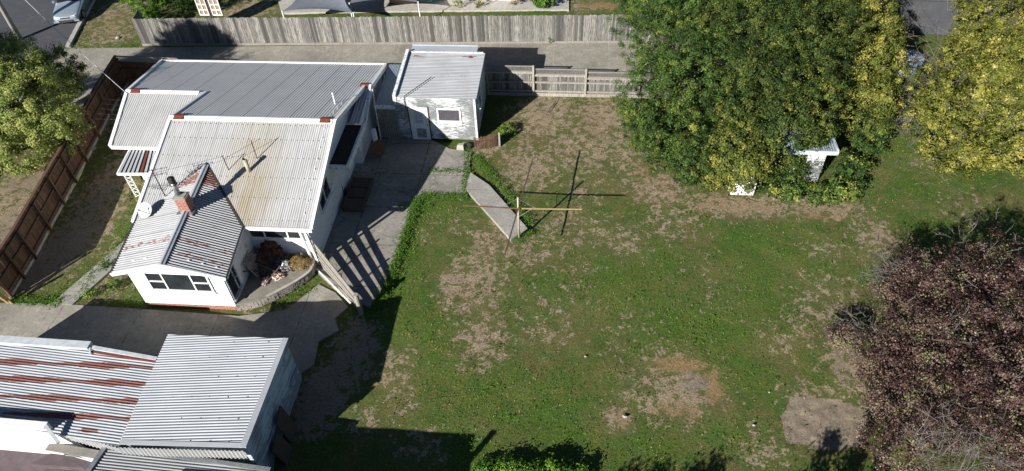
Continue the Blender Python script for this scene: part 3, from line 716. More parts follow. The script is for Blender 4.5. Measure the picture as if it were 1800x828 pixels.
for i in range(5, len(pts)-1):
    a, b = pts[i], pts[i+1]; d = b-a; n = Vector((d.y, -d.x, 0)).normalized()
    mb.hexa([tuple(v) for v in (a+n*.07, b+n*.07, b-n*.05, a-n*.05, a+n*.07+Z*.05, b+n*.07+Z*.05, b-n*.05+Z*.05, a-n*.05+Z*.05)])
mb.build('patio_coping', 'concrete_new', house)
# chimney
cx, cy = -15.42, 19.62
zr0 = 3.25
mb = MB(); mb.box(cx-.23, cx+.23, cy-.2, cy+.2, 2.9, 3.98); ch = mb.build('chimney', 'red_brick', house)
mb = MB(); mb.box(cx-.26, cx+.26, cy-.23, cy+.23, 3.983, 4.04); mb.box(cx-.2, cx+.2, cy-.17, cy+.17, 4.04, 4.07); mb.build('cap', 'stone_face', ch)
mb = MB(); mb.box(cx-.33, cx+.33, cy-.34, cy-.203, 3.1, 3.3); mb.box(cx-.33, cx-.233, cy-.2, cy+.3, 3.1, 3.28); mb.box(cx+.233, cx+.33, cy-.2, cy+.3, 3.1, 3.28); mb.build('flashing', 'galv', ch)
mb = MB(); fx, fy = cx-.1, cy+.02; mb.tube([(fx, fy, 4.05), (fx, fy, 4.72)], .105, 16); mb.build('flue', 'galv', ch, True)
mb = MB(); mb.tube([(fx, fy, 4.70), (fx, fy, 4.92)], .14, 16, cap=False); mb.tube([(fx, fy, 4.72), (fx, fy, 4.90)], .115, 16); mb.tube([(fx, fy, 4.60), (fx, fy, 4.63)], .15, 12); mb.build('cowl', 'dark_metal', ch, True)
# vent pipe
vb = HIT(438, 301, pF, nF); mb = MB(); mb.tube([vb-Z*.1, vb+Z*.62], .085, 14); vp = mb.build('vent_pipe', 'cream_pipe', house, True)
mb = MB(); mb.tube([vb+Z*.55, vb+Z*.68], .105, 14, cap=False); mb.tube([vb+Z*.5, vb+Z*.6], .07, 12); mb.build('rim', 'cream_pipe', vp, True)
# aerials, white pole
def aerial(base, top, elems, name='aerial'):
    mb = MB(); b, t = Vector(base), Vector(top); mb.tube([b, t], .022, 6)
    for (f, ang, ln, n, el, tilt) in elems:
        c = b.lerp(t, f); d = Vector((math.cos(ang), math.sin(ang), tilt)).normalized(); s = Vector((-math.sin(ang), math.cos(ang), 0))
        mb.tube([c-d*ln*.35, c+d*ln*.65], .011, 5)
        for k in range(n):
            q = c+d*ln*(-.35+k/(n-1)); e = el*(1-.35*k/n); mb.tube([q-s*e/2, q+s*e/2], .008, 4)
    return mb.build(name, 'dark_metal', house)
ab = HIT(291, 346, A, nL)
aerial(ab, ab+Vector((0, 0, 1.5)), [(.97, .35, .9, 5, .3, .0), (.78, .5, .7, 5, .4, 0), (.42, 3.3, .8, 8, .38, 0.0), (.3, 3.0, .6, 6, .25, 0)])
mb = MB(); a1 = HIT(402, 299, pF, nF); mb.tube([a1, a1+Vector((-.05, .05, .75))], .02, 6); a2 = HIT(452, 279, pF, nF); mb.tube([a2, a2+Vector((0, .05, .95))], .02, 6)
mb.tube([a1+Z*.6, a2+Z*.8+Vector((.25, .4, 0))], .008, 4); mb.tube([a1+Vector((-.05, .05, .7)), ab+Z*1.3], .006, 4)
mb.build('aerial', 'dark_metal', house)
pw = G(598, 216, 2.5); mb = MB(); mb.tube([pw, pw+Vector((.0, -.05, 1.75))], .035, 8); mb.build('white_pole', 'trim_white', house, True)
# satellite dish
def dish():
    c = G(255.5, 369, 3.05); aim = Vector((-0.12, -0.66, 0.72)).normalized(); e1 = aim.orthogonal().normalized(); e2 = aim.cross(e1)
    vs = []; fs = []; NR, NA = 6, 28; r = .335
    for th in (0, .012):
        for i in range(NR+1):
            for k in range(NA):
                q = r*i/NR; t = 2*math.pi*k/NA; vs.append(c+e1*q*math.cos(t)+e2*q*math.sin(t)+aim*(.35*q*q-th))
    off = (NR+1)*NA
    for b in (0, off):
        for i in range(NR):
            for k in range(NA): fs.append((b+i*NA+k, b+i*NA+(k+1) % NA, b+(i+1)*NA+(k+1) % NA, b+(i+1)*NA+k))
    for k in range(NA): fs.append((NR*NA+k, NR*NA+(k+1) % NA, off+NR*NA+(k+1) % NA, off+NR*NA+k))
    mb = MB(); mb.add(vs, fs); d = mb.build('satellite_dish', 'dish_grey', house, True)
    mb = MB(); base = HIT(262, 379, A, nL)
    mb.tube([c-aim*.02, c-aim*.18, base+Z*.02], .022, 8); mb.tube([base+Z*.02, base+Vector((.2, .2, .1))], .015, 6)
    mb.tube([c-e2*.3 if e2.z > 0 else c+e2*.3, c+aim*.4-Z*.05], .012, 6); mb.tube([c+aim*.36-Z*.07, c+aim*.45-Z*.03], .03, 8)
    mb.build('bracket', 'galv', d)
dish()
# left entry canopy: open metal strips
can = MB(); cA, cB, cC, cD = G(230, 259, 2.35), G(277, 259, 2.35), G(268, 306, 2.15), G(206, 306, 2.15)
rs = MB()
for i in range(8):
    a0 = i/8+.012; a1 = (i+.66)/8
    q = [cA.lerp(cB, a0), cA.lerp(cB, a1), cD.lerp(cC, a1), cD.lerp(cC, a0)]
    (rs if i == 5 else can).prism(q, (0, 0, .03))
can.build('canopy', 'iron_white', house); rs.build('canopy', 'rust', house)['label'] = 'rusty brown strip of the entry canopy'
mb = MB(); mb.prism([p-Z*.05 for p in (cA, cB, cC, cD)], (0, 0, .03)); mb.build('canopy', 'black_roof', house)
mb = MB(); mb.bar(cD, cC, .08, .1); mb.bar(cA, cD, .05, .08)
pb = G(249, 355); pt = cD+Vector((.25, .05, -.03))
for k in (0, .3):
    mb.tube([Vector((pb.x+k-.15, pb.y, 0)), Vector((pb.x+k-.15, pb.y, 2.1))], .022, 6)
for k in range(9):
    z0 = .1+k*.22
    mb.tube([(pb.x-.15, pb.y, z0), (pb.x+.15, pb.y, z0+.2)], .013, 5); mb.tube([(pb.x+.15, pb.y, z0), (pb.x-.15, pb.y, z0+.2)], .013, 5)
mb.build('trellis_post', 'trim_white', house)
mb = MB(); mb.box(-20.3, -17.9, 22.6, 24.9, 0, .2); mb.build('entry_step', 'concrete_new', house)
# back door steps, side fittings
mb = MB()
for k in range(3):
    mb.box(-10.55+.0, -9.55, 25.35-.75*k-.7, 25.35-.75*k-.03, .02, .30-.001*k)
for x in (-10.5, -9.6): mb.box(x, x+.05, 23.1, 25.3, .305, .35)
mb.build('step', 'dark_wood', house)
mb = MB(); mb.tube([(-10.62, 24.0, 2.4), (-10.66, 22.9, 1.7), (-10.70, 22.6, 1.5)], .03, 6); mb.tube([(-9.95, 23.6, 2.35), (-10.66, 22.7, 1.45)], .025, 6)
mb.build('bracket', 'trim_worn', house); mb = MB(); mb.tube([(-9.9, 28.9, 3.0), (-9.85, 28.5, 0.2)], .035, 8); mb.build('downpipe', 'trim_worn', house)
mb = MB(); mb.tube([(-9.82, 27.6, .2), (-9.82, 27.6, 1.5)], .13, 14); mb.build('water_heater', 'white_paint', house, True)

# ------------------------------------------------------------------ weathered shed
shed = empty('shed', (-6.8, 30.8, 0), 'small shed with flaking white weatherboards, barred curtain window and pale iron roof', 'shed')
sx0, sx1, sy0, sy1 = -8.88, -4.82, 28.84, 32.9
def rs1(p): return 0.75*math.exp(-((p.y-32.45)/.12)**2)*(0.5+0.5*math.sin(p.x*2.2+1)) + (.5*math.exp(-((p.y-30.7)/.06)**2)*(1 if -6.9 < p.x < -5.4 else 0))
zs0, zs1 = 2.62, 2.78
corr('roof', [(sx0+.12, sy0-.03, zs0), (sx1+.1, sy0-.03, zs0), (sx1+.12, sy1-.1, zs1), (sx0+.08, sy1-.1, zs1)], (1, 0, 0), 'iron_shed', shed, rust=rs1, pitch=.13, amp=.010, lapl=0)
w = MB(); w.box(sx0, sx1, sy0, sy0+.1, .08, zs0-.03)
boards(w, (sx0, sy0), (sx1, sy0), .1, zs0-.04, (0, -1), .15, [(.62, 1.68, 0, 2.06), (2.12, 3.34, 1.16, 2.04)])
w.build('wall', 'peeling_white', shed)
w = MB(); w.box(sx1-.1, sx1, sy0+.1, sy1, .05, zs0-.03); boards(w, (sx1, sy0), (sx1, sy1), .1, zs0-.04, (1, 0), .15, [(1.0, 2.0, 1.1, 2.0)]); w.build('wall', 'peeling_blue', shed)
w = MB(); w.box(sx0, sx0+.1, sy0+.1, sy1, .05, zs0-.03); boards(w, (sx0, sy0), (sx0, sy1), .1, zs0-.04, (-1, 0), .15); w.build('wall', 'peeling_blue', shed)
w = MB(); w.box(sx0, sx1, sy1, sy1+.1, .05, zs1-.05); boards(w, (sx0, sy1+.1), (sx1, sy1+.1), .1, zs1-.06, (0, 1), .15); w.build('wall', 'peeling_white', shed)
mb = MB(); mb.bar((sx0+.04, sy0-.05, zs0+.04), (sx0+.0, sy1, zs1+.06), .16, .16); mb.build('parapet', 'trim_worn', shed)
mb = MB(); mb.box(sx0+.1, sx1-.35, sy1+.15, sy1+.75, zs1-.12, zs1-.06); mb.bar((sx0+.1, sy1+.75, zs1-.06), (sx1-.35, sy1+.75, zs1-.06), .08, .1); mb.box(sx0+.1, sx1-.35, sy1-.04, sy1+.15, zs1-.11, zs1-.02)
mb.build('back_flashing', 'iron_white', shed)
mb = MB(); mb.box(sx0+.1, sx1+.02, sy1-.12, sy1-.02, zs1-.04, zs1+.035); mb.build('ridge_rust', 'trim_worn', shed)
mb = MB(); mb.box(sx0-.04, sx0+.12, sy0-.05, sy0-.03, 2.2, zs0+.1); mb.build('corner_board', 'trim_worn', shed); mb = MB(); mb.box(sx1-.06, sx1+.04, sy0-.05, sy0-.0265, .08, zs0-.03); mb.build('corner_board', 'trim_worn', shed)
mb = MB(); mb.box(-8.22, -7.26, sy0-.04, sy0-.003, .04, 2.02); dd = mb.build('door', 'white_paint', shed)
mb = MB()
for (a, b, c, e) in ((-7.95, -7.55, 1.62, 1.85), (-7.95, -7.55, 1.34, 1.57), (-7.95, -7.55, 1.08, 1.30)): mb.box(a, b, sy0-.047, sy0-.041, c, e)
mb.build('pane', 'pale_metal', dd)
mb = MB(); mb.box(-7.95, -7.45, sy0-.048, sy0-.041, .18, .75); mb.build('kick_board', 'peeling_white', dd)
mb = MB(); mb.tube([(-7.33, sy0-.04, 1.0), (-7.33, sy0-.09, 1.0)], .03, 8); mb.build('handle', 'rust', dd)
mb = MB(); mb.box(-8.27, -8.22, sy0-.05, sy0-.003, .04, 2.08); mb.box(-7.26, -7.20, sy0-.05, sy0-.003, .04, 2.08); mb.build('door_frame', 'dark_wood', shed)
wf = window(shed, (-6.78, sy0-.02, 1.2), (1, 0, 0), (0, -1, 0), 1.22, .82, [(1, 1)], ft=.08)
mb = MB()
for k in range(18):
    x = -6.66+k*.057; mb.box(x, x+.032, sy0-.055, sy0-.038, 1.3, 1.93)
mb.build('curtain', 'cloth_pink', wf); M['curt'] = simple('curtain_grey', (0.16, 0.15, 0.18), (0.08, .075, .09), 20); bpy.data.objects[[o.name for o in wf.children if o.name.startswith('curtain')][0]].data.materials[0] = M['curtain_grey']
window(shed, (sx1+.02, sy0+1.0, 1.1), (0, 1, 0), (1, 0, 0), .95, .9, [(1, 1)], fmat='trim_white')
mb = MB(); mb.tube([(-8.33, sy0-.06, 2.0), (-8.35, sy0-.07, 2.5), (-8.3, sy0-.05, 2.72), (-7.2, 30.4, 2.80)], .02, 6); mb.build('cable', 'dark_metal', shed)
mb = MB(); mb.box(sx1+.02, sx1+.14, sy0+.35, sy0+.6, 1.75, 2.05); mb.bar((sx1+.03, sy0+.3, 1.7), (sx1+.25, sy0+.2, 1.9), .04, .04); mb.build('meter_box', 'trim_white', shed)

# lean-to between house and shed
lt = empty('lean_to', (-9.5, 31, 0), 'low blue-grey iron lean-to joining the house and the shed with a boarded gate', 'lean-to')
corr('roof', [(-9.98, 28.95, 1.98), (-8.92, 28.95, 1.98), (-8.92, 32.75, 2.05), (-10.0, 32.75, 2.05)], (0, 1, 0), 'iron_blue', lt, pitch=.08)
mb = MB(); mb.box(-10.0, -8.9, 28.85, 28.95, 1.86, 2.03); mb.build('fascia', 'trim_worn', lt)
mb = MB()
for k in range(9):
    x = -9.98+k*.12; mb.box(x, x+.1, 28.86, 28.90, .04, 1.84)
mb.box(-10, -8.92, 28.905, 28.95, .4, .5); mb.box(-10, -8.92, 28.905, 28.95, 1.5, 1.6)
mb.build('gate', 'grey_timber', lt)
mb = MB(); mb.box(-9.0, -8.9, 28.9, 32.7, .02, 1.95); mb.build('wall', 'peeling_blue', lt)

# ------------------------------------------------------------------ garage, rusty shed
gar = empty('garage', (-11.9, 12, 0), 'flat-roofed garage under a clean pale corrugated iron roof with blue-grey end wall', 'garage')
gTL, gTR, gBR, gBL = Vector((-14.42, 14.28, 2.0)), Vector((-9.75, 14.05, 2.5)), Vector((-9.8, 9.88, 2.5)), Vector((-14.12, 9.98, 2.0))
gTL.x = G(295, 588, 2.0).x; gTL.y = G(295, 588, 2.0).y
def rg(p): return 0.8*math.exp(-((p.y-10.1)/.12)**2)*(1 if -14 < p.x < -12.9 else 0)*(0.5+0.5*math.sin(p.x*9))
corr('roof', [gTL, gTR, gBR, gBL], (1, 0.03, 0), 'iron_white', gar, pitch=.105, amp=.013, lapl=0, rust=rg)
screws('roof_screws', gBL+Vector((.1, .1, .0)), gBR-gBL-Vector((.3, 0, 0)), (0, 4.0, 0), (.02, .22, .42, .62, .82, .98), 6, par=gar, off=.016)
mb = MB(); mb.bar(gTR+Z*.02, gBR+Z*.02, .2, .05); mb.build('barge_board', 'iron_white', gar)
mb = MB(); mb.bar(gBL+Vector((0, .06, .025)), gBR+Vector((0, .06, .025)), .16, .02); mb.build('flashing', 'iron_white', gar)
gx = -9.78
w = MB(); w.prism([(gx, 9.95, 0), (gx, 14.0, 0), (gx, 14.0, 2.42), (gx, 9.95, 2.42)], (-.12, 0, 0))
boards(w, (gx, 9.95), (gx, 14.0), .95, 2.4, (1, 0), .15); boards(w, (gx, 9.95), (gx, 14.0), .1, .9, (1, 0), .15)
w.box(gx+.003, gx+.07, 9.95, 14.0, .9, .96)
w.build('wall', 'peeling_blue', gar)
w = MB(); w.prism([(gTL.x+.1, 13.95, 0), (gx-.12, 13.95, 0), (gx-.12, 13.95, 2.44), (gTL.x+.1, 13.95, 1.95)], (0, -.12, 0)); w.build('wall', 'peeling_white', gar)
w = MB(); w.prism([(-14.1, 10.1, 0), (gx-.12, 10.1, 0), (gx-.12, 10.1, 2.44), (-14.1, 10.1, 1.95)], (0, .12, 0)); w.build('wall', 'peeling_blue', gar)
w = MB(); w.box(-14.2, -14.1, 10.2, 13.8, 0, 1.9); w.build('wall', 'peeling_blue', gar)
corr('fascia', [Vector((-14.1, 9.86, 1.97)), Vector((-9.75, 9.76, 2.47)), Vector((-9.75, 9.76, 2.02)), Vector((-14.1, 9.86, 1.52))], (0, 0, 1), 'iron_light', gar, pitch=.14, amp=.022)

rsh = empty('rusty_shed', (-18, 12, 0), 'long low shed whose corrugated roof carries four bands of red rust', 'shed')
def rr4(p):
    r = 0
    for (yb_, s) in ((13.0, .72), (12.32, .72), (11.62, .68), (10.98, .68)):
        yy = yb_ + .02*(p.x+14); wd_ = .13+.05*math.sin(p.x*1.9+yb_*3)
        r = max(r, s*math.exp(-((p.y-yy)/wd_)**4))
    if abs(p.y-10.45) < .09 and -15.9 < p.x < -15.1: r = .6
    return r*(1.15 if p.x > -18.6 or p.y > 11 else .9)
r1 = (-14.42, 13.42); r2 = (-22.0, 13.95)
corr('roof', [(-22.1, 14.0, 1.92), (-14.35, 13.5, 1.86), (-14.18, 9.98, 1.86), (-22.1, 10.9, 1.92)], (1, -0.07, 0), 'iron_banded', rsh, rust=rr4, pitch=.105, amp=.013, lapl=0, lap=[2.3])
mb = MB()
pa, pb2 = G(-80, 592, 2.1), G(158, 608, 2.05)
mb.bar(pa, pb2, .3, .14); mb.bar(pb2+Vector((0, -.02, -.05)), G(275, 630, 1.95)+Vector((0, 0, -.04)), .14, .08)
mb.bar(pb2+Vector((-.05, .12, .03)), pb2+Vector((.12, -.28, -.1)), .05, .1)
mb.build('parapet', 'pale_metal', rsh)
mb = MB(); mb.bar(pb2+Vector((.1, -.16, -.11)), G(275, 636, 1.9), .08, .05); mb.build('rust_flashing', 'rust', rsh)
w = MB(); w.prism([(-22.1, 13.85, 0), (-14.55, 13.35, 0), (-14.55, 13.35, 1.82), (-22.1, 13.85, 1.88)], (0, -.12, 0)); w.build('wall', 'peeling_white', rsh)
w = MB(); w.box(-22.1, -22.0, 11, 13.8, 0, 1.88); w.build('wall', 'peeling_white', rsh)
fA, fB, = G(97, 757, 1.88), Vector((-14.12, 9.9, 1.84))
corr('fascia', [fA, fB, fB-Z*.45, fA-Z*.45], (0, 0, 1), 'iron_light', rsh, pitch=.14, amp=.022)
w = MB(); w.prism([(fA.x, fA.y+.1, 0), (-14.2, 10.05, 0), (-14.2, 10.05, 1.8), (fA.x, fA.y+.1, 1.84)], (0, .1, 0)); w.build('wall', 'dark_wood', rsh)

# white plastered neighbour building, bottom left
nb = empty('neighbour_building', (-18, 9, 0), 'bright white plastered neighbouring building with a pale coping in the bottom left corner', 'building')
y1 = G(0, 738, 2.25).y
p0, p1 = G(-150, 728, 2.25), G(80, 748, 2.25); p2 = G(102, 776, 1.9)
w = MB()
w.prism([(p0.x, p0.y, -.05), (p1.x, p1.y, -.05), (p1.x, p1.y, 2.2), (p0.x, p0.y, 2.2)], (0, .12, 0))
w.build('wall', 'white_paint', nb)
mb = MB(); mb.bar(p0+Z*-.02, p1+Z*-.02, .26, .05); mb.build('coping', 'trim_white', nb)
mb = MB(); mb.bar(p1, p2+Vector((.05, -.05, 0)), .1, .12); mb.build('coping', 'pale_metal', nb)
q0, q1 = G(86, 782, 1.4), G(190, 796, 1.4)
w = MB(); w.prism([(p1.x-.02, p1.y-.02, 0), (q1.x+.3, q1.y-.1, 0), (q1.x+.3, q1.y-.1, 1.36), (q0.x, q0.y, 1.36), (p1.x-.02, p1.y-.02, 1.9)], (0, .1, 0)); w.build('wall', 'white_paint', nb)
mb = MB(); mb.bar(q0+Vector((0, -.05, 0)), q1+Vector((.3, -.15, 0)), .28, .06); mb.build('ledge', 'grey_timber', nb)
mb = MB(); a = G(-30, 797, .0); mb.prism([(-24, 6.2, 0), (-15.0, 6.2, 0), (-15.0, G(140, 806, .15).y, 0), (-24, G(0, 793, .15).y+.3, 0)], (0, 0, .15)); mb.build('shade_ledge', 'plaster_shade', nb)  # dark slab added where only shade lies below the white wall
mb = MB(); mb.prism([G(60, 822, .6), G(95, 803, .6), G(120, 806, .6), G(150, 828, .6)], (0, 0, .25)); mb.build('shade_ledge', 'plaster_shade', nb)

# carport at the very bottom
cp = empty('carport', (-11, 7, 0), 'low dark grey corrugated carport roof along the bottom edge below the garage', 'carport')
c0, c1 = G(186, 786, 1.6), G(470, 827, 1.6)
corr('roof', [(c0.x, c0.y, 1.6), (c1.x+.1, c1.y, 1.6), (c1.x-.0, 5.2, 1.6), (c0.x-.6, 5.2, 1.6)], (1, -.04, 0), 'iron_dark', cp, pitch=.1, amp=.016, th=.015)
mb = MB(); mb.bar((c0.x, c0.y, 1.64), (c0.x-.7, 5.2, 1.64), .16, .06); mb.bar((c0.x, c0.y+.02, 1.62), (c1.x+.1, c1.y+.02, 1.62), .14, .06); mb.build('flashing', 'galv', cp)
for (x, y) in ((c0.x+.1, 9.2), (c1.x-.2, 8.9), (c0.x-.2, 5.4), (c1.x-.3, 5.4)):
    mb = MB(); mb.bar((x, y, 0), (x, y, 1.57), .1, .1); mb.build('post', 'grey_timber', cp)
# the tall neighbouring garage just below the frame: only its shadow reaches the lawn
ng = empty('neighbour_garage', (-8.5, 5.5, 0), 'gabled neighbouring garage beyond the lower edge that shades the lawn', 'garage')
hh = 2.7; sR = G(833, 765)-Vector((1.107, 1.632, 0))*hh; sL = G(560, 752)-Vector((1.107, 1.632, 0))*hh
w = MB(); w.box(-13.0, sR.x, 1.5, sR.y, 0, hh-.05); w.build('wall', 'peeling_blue', ng)
corr('roof', [(-13.1, 1.4, hh-.02), (sR.x, 1.4, hh-.02), (sR.x, sR.y, hh), (-13.1, sR.y, hh)], (1, 0, 0), 'iron_dark', ng)
fp = G(866, 760)-Vector((1.107, 1.632, 0))*3.2
mb = MB(); mb.tube([(fp.x, fp.y-.3, 0), (fp.x, fp.y, 3.2)], .11, 10); mb.build('flue', 'galv', ng)

# dark boards added to stand in for the shadow on the garage end wall
jt = MB()
for (x, y, h_, a) in ((-9.62, 11.7, 1.25, .2), (-9.6, 10.9, .9, .25)):
    jt.hexa([(x+a, y-.3, .0), (x+a+.06, y-.3, .0), (x+a+.06, y+.35, .0), (x+a, y+.35, .0), (x, y-.3, h_), (x+.06, y-.3, h_), (x+.06, y+.3, h_+.25), (x, y+.3, h_+.2)])
o = jt.build('shadow_boards', 'dark_wood'); tag(o, 'dark boards added for the shadow on the blue-grey end wall of the garage', 'boards')

# ------------------------------------------------------------------ fences
def palings(mb, p, q, h, w=.1, gap=.004, th=.02, jit=.02, z0=.03, side=0.0, hf=None):
    p, q = Vector(p), Vector(q); L = (q-p).length; d = (q-p)/L; n = Vector((-d.y, d.x, 0)); k = int(L/w)
    t = .5
    for i in range(k):
        s = L*i/k; s1 = s+w-gap; o1 = n*(side+random.uniform(-.006, .006)); tl = random.uniform(-.012, .012)
        hh_ = (hf(s/L) if hf else h)+random.uniform(-jit, jit); t = min(1, max(0, .25*t+random.choice((.05, .35, .55, .8, .9))*.75+random.uniform(-.15, .15)))
        a = p+d*s+o1; b = p+d*s1+o1
        mb.hexa([tuple(v) for v in (a+Z*z0, b+Z*z0, b+n*th+Z*z0, a+n*th+Z*z0, a+d*tl+Z*hh_, b+d*tl+Z*hh_, b+n*th+d*tl+Z*hh_, a+n*th+d*tl+Z*hh_)], t)
    return mb
bf = empty('paling_fence', (-8, 38.5, 0), 'long weathered grey paling fence behind the back driveway', 'fence')
fa, fb = Vector((-27.25, 37.75, 0)), Vector((12.5, 39.3, 0))
m1 = palings(MB(), fa, fb, 1.86, .115, .008, jit=.035); m1.build('palings', 'paling_grey', bf)
mb = MB(); dd_ = (fb-fa).normalized(); nn_ = Vector((-dd_.y, dd_.x, 0))
for z_ in (.35, 1.0, 1.6): mb.bar(fa+nn_*.07+Z*z_, fb+nn_*.07+Z*z_, .06, .09)
mb.build('rails', 'grey_timber', bf)
for k in range(15):
    mb = MB(); c = fa.lerp(fb, k/14)+nn_*.14; mb.box(c.x-.06, c.x+.06, c.y-.05, c.y+.05, 0, 1.7); mb.build('post', 'grey_timber', bf)
mb = MB(); mb.bar(fa-nn_*.03+Z*.08, fb-nn_*.03+Z*.08, .03, .16); mb.build('base_board', 'grey_timber', bf)
sf = empty('paling_fence', (-27.4, 38.2, 0), 'short return of grey palings under the bright green bush', 'fence')
palings(MB(), (-27.55, 39.3, 0), (-27.3, 37.85, 0), 1.75, .11).build('palings', 'paling_grey', sf)

wf_ = empty('board_fence', (-24.6, 24, 0), 'tall reddish brown board fence with posts and rails down the left of the yard', 'fence')
lpts = [Vector(p) for p in ((-22.9, 13.6, 0), (-23.49, 17.18, 0), (-23.75, 19.48, 0), (-24.39, 23.02, 0), (-24.95, 26.24, 0), (-25.72, 30.3, 0), (-26.2, 33.6, 0))]
mp_ = MB(); mr = MB(); mw = MB()
for a, b in zip(lpts[1:-1], lpts[2:]):
    palings(mp_, a, b, 1.78, .105, .004, side=.0)
    d = (b-a).normalized(); n = Vector((-d.y, d.x, 0))
    for z_ in (.3, 1.0, 1.6): mr.bar(a-n*.06+Z*z_, b-n*.06+Z*z_, .05, .09)
    mw.bar(a-n*.02+Z*.04, b-n*.02+Z*.04, .04, .14)
    mr.bar(a+n*.01+Z*1.81, b+n*.01+Z*1.81, .13, .04)
mp_.build('palings', 'paling_brown', wf_); mr.build('rails', 'paling_brown', wf_); mw.build('base_board', 'concrete_new', wf_)
tot = [(lpts[i].lerp(lpts[i+1], t), (lpts[i+1]-lpts[i]).normalized()) for i in range(1, 6) for t in (0, .5)]
for c, d in tot:
    n = Vector((-d.y, d.x, 0)); c = c-n*.13; mb = MB(); mb.bar(c, c+Z*1.72, .1, .1, up=(d.x, d.y, 0)); mb.build('post', 'paling_brown', wf_)
c = Vector((-23.35, 16.95, 0)); mb = MB(); mb.bar(c, c+Vector((.05, -.3, .0))+Z*1.2, .1, .1); mb.bar(c+Vector((.12, 0, 0)), c+Vector((-.25, -.1, 1.5)), .09, .09)
mb.build('end_post', 'yellow_timber', wf_)

def lattice_panel(parent, a, b, z0, z1, mat='grey_timber', step=.075):
    mb = MB(); a, b = Vector(a), Vector(b); L = (b-a).length; d = (b-a)/L; h = z1-z0
    mb.bar(a+Z*z1, b+Z*z1, .05, .045); mb.bar(a+Z*z0, b+Z*z0, .05, .045)
    k = int(L/step)
    for i in range(k+1): mb.bar(a+d*i*step+Z*z0, a+d*i*step+Z*z1, .022, .012)
    for j in range(1, int(h/step)+1): mb.bar(a+Z*(z0+j*step-.02), b+Z*(z0+j*step-.02), .012, .02)
    return mb.build('lattice', mat, parent)
lf = empty('lattice_fence', (0, 33.2, 0), 'stepped grey paling fence with lattice tops running from the shed to the big trees', 'fence')
secs = [(-4.75, -2.17, 1.82), (-2.17, .69, 1.66), (.69, 3.6, 1.52), (3.6, 6.6, 1.5)]
mp_ = MB(); mr = MB()
for (x0, x1, h_) in secs:
    palings(mp_, (x0, 33.22, 0), (x1, 33.22, 0), h_-.33, .1, .006)
    lattice_panel(lf, (x0+.05, 33.16, 0), (x1-.05, 33.16, 0), h_-.32, h_)
    for z_ in (.28, .85, h_-.38): mr.bar((x0+.05, 33.12, z_), (x1-.05, 33.12, z_), .07, .09)
    mr.bar((x0+.05, 33.08, .08), (x1-.05, 33.08, .08), .05, .2)
mp_.build('palings', 'paling_grey', lf); mr.build('rails', 'slat_grey', lf)
for x, h_ in ((-4.7, 1.85), (-2.17, 1.9), (.69, 1.75), (3.6, 1.6)):
    mb = MB(); mb.box(x-.055, x+.055, 33.03, 33.14, 0, h_); mb.build('post', 'slat_grey', lf)
lf2 = empty('lattice_fence', (-24, 33.5, 0), 'dark shaded paling fence with lattice top between the brown fence corner and the house', 'fence')
mp_ = MB(); palings(mp_, (-26.2, 33.62, 0), (-22.4, 33.45, 0), 1.45, .1, .006); mp_.build('palings', 'paling_brown', lf2)
lattice_panel(lf2, (-26.2, 33.55, 0), (-22.4, 33.4, 0), 1.48, 1.8)
mr = MB()
for z_ in (.3, 1.0, 1.4): mr.bar((-26.2, 33.5, z_), (-22.4, 33.35, z_), .06, .09)
mr.build('rails', 'paling_brown', lf2)

sfz = empty('slat_screen', (-9.7, 18.7, 0), 'low screen of horizontal weathered slats with wide gaps beside the patio', 'fence')
sa, sb = Vector((-11.0, 20.12, 0)), Vector((-8.32, 17.3, 0)); dS = (sb-sa).normalized(); nS = Vector((-dS.y, dS.x, 0))
for j in range(5):
    f0 = (j+.35)/5.0
    za = .05+1.6*f0; zb_ = .0+1.12*f0+.03
    mb = MB(); mb.bar(sa+Z*za, sb+Z*zb_+nS*random.uniform(-.01, .03), .03, .165, tint=random.random()); mb.build('slat', 'slat_grey', sfz)
for (t, hh_) in ((.02, 1.72), (.36, 1.45), (.68, 1.3)):
    c = sa.lerp(sb, t)+nS*.05; mb = MB(); mb.bar(c, c+Z*hh_, .07, .07); mb.build('post', 'dark_wood', sfz)
mb = MB(); c = sb+dS*.08; mb.tube([c, c+Z*1.2], [.105, .095], 12); mb.build('end_post', 'slat_grey', sfz)
mb = MB(); mb.bar(sa-nS*.25+dS*.6+Z*.05, sb-nS*.18-dS*.3+Z*.45, .05, .06); mb.build('loose_rail', 'trim_white', sfz)

pk = empty('picket_panel', (-4.2, 28.2, 0), 'short low panel of brown garden pickets at the corner of the white shed', 'fence')
palings(MB(), (-4.86, 28.02, 0), (-3.72, 28.42, 0), .8, .07, .02, jit=.06).build('pickets', 'paling_brown', pk)
mb = MB(); mb.bar((-4.86, 28.06, .5), (-3.72, 28.46, .5), .03, .05); mb.build('rail', 'dark_wood', pk)
mb = MB(); mb.bar((-3.64, 28.46, 0), (-3.64, 28.46, .86), .09, .09); mb.build('post', 'slat_grey', pk)

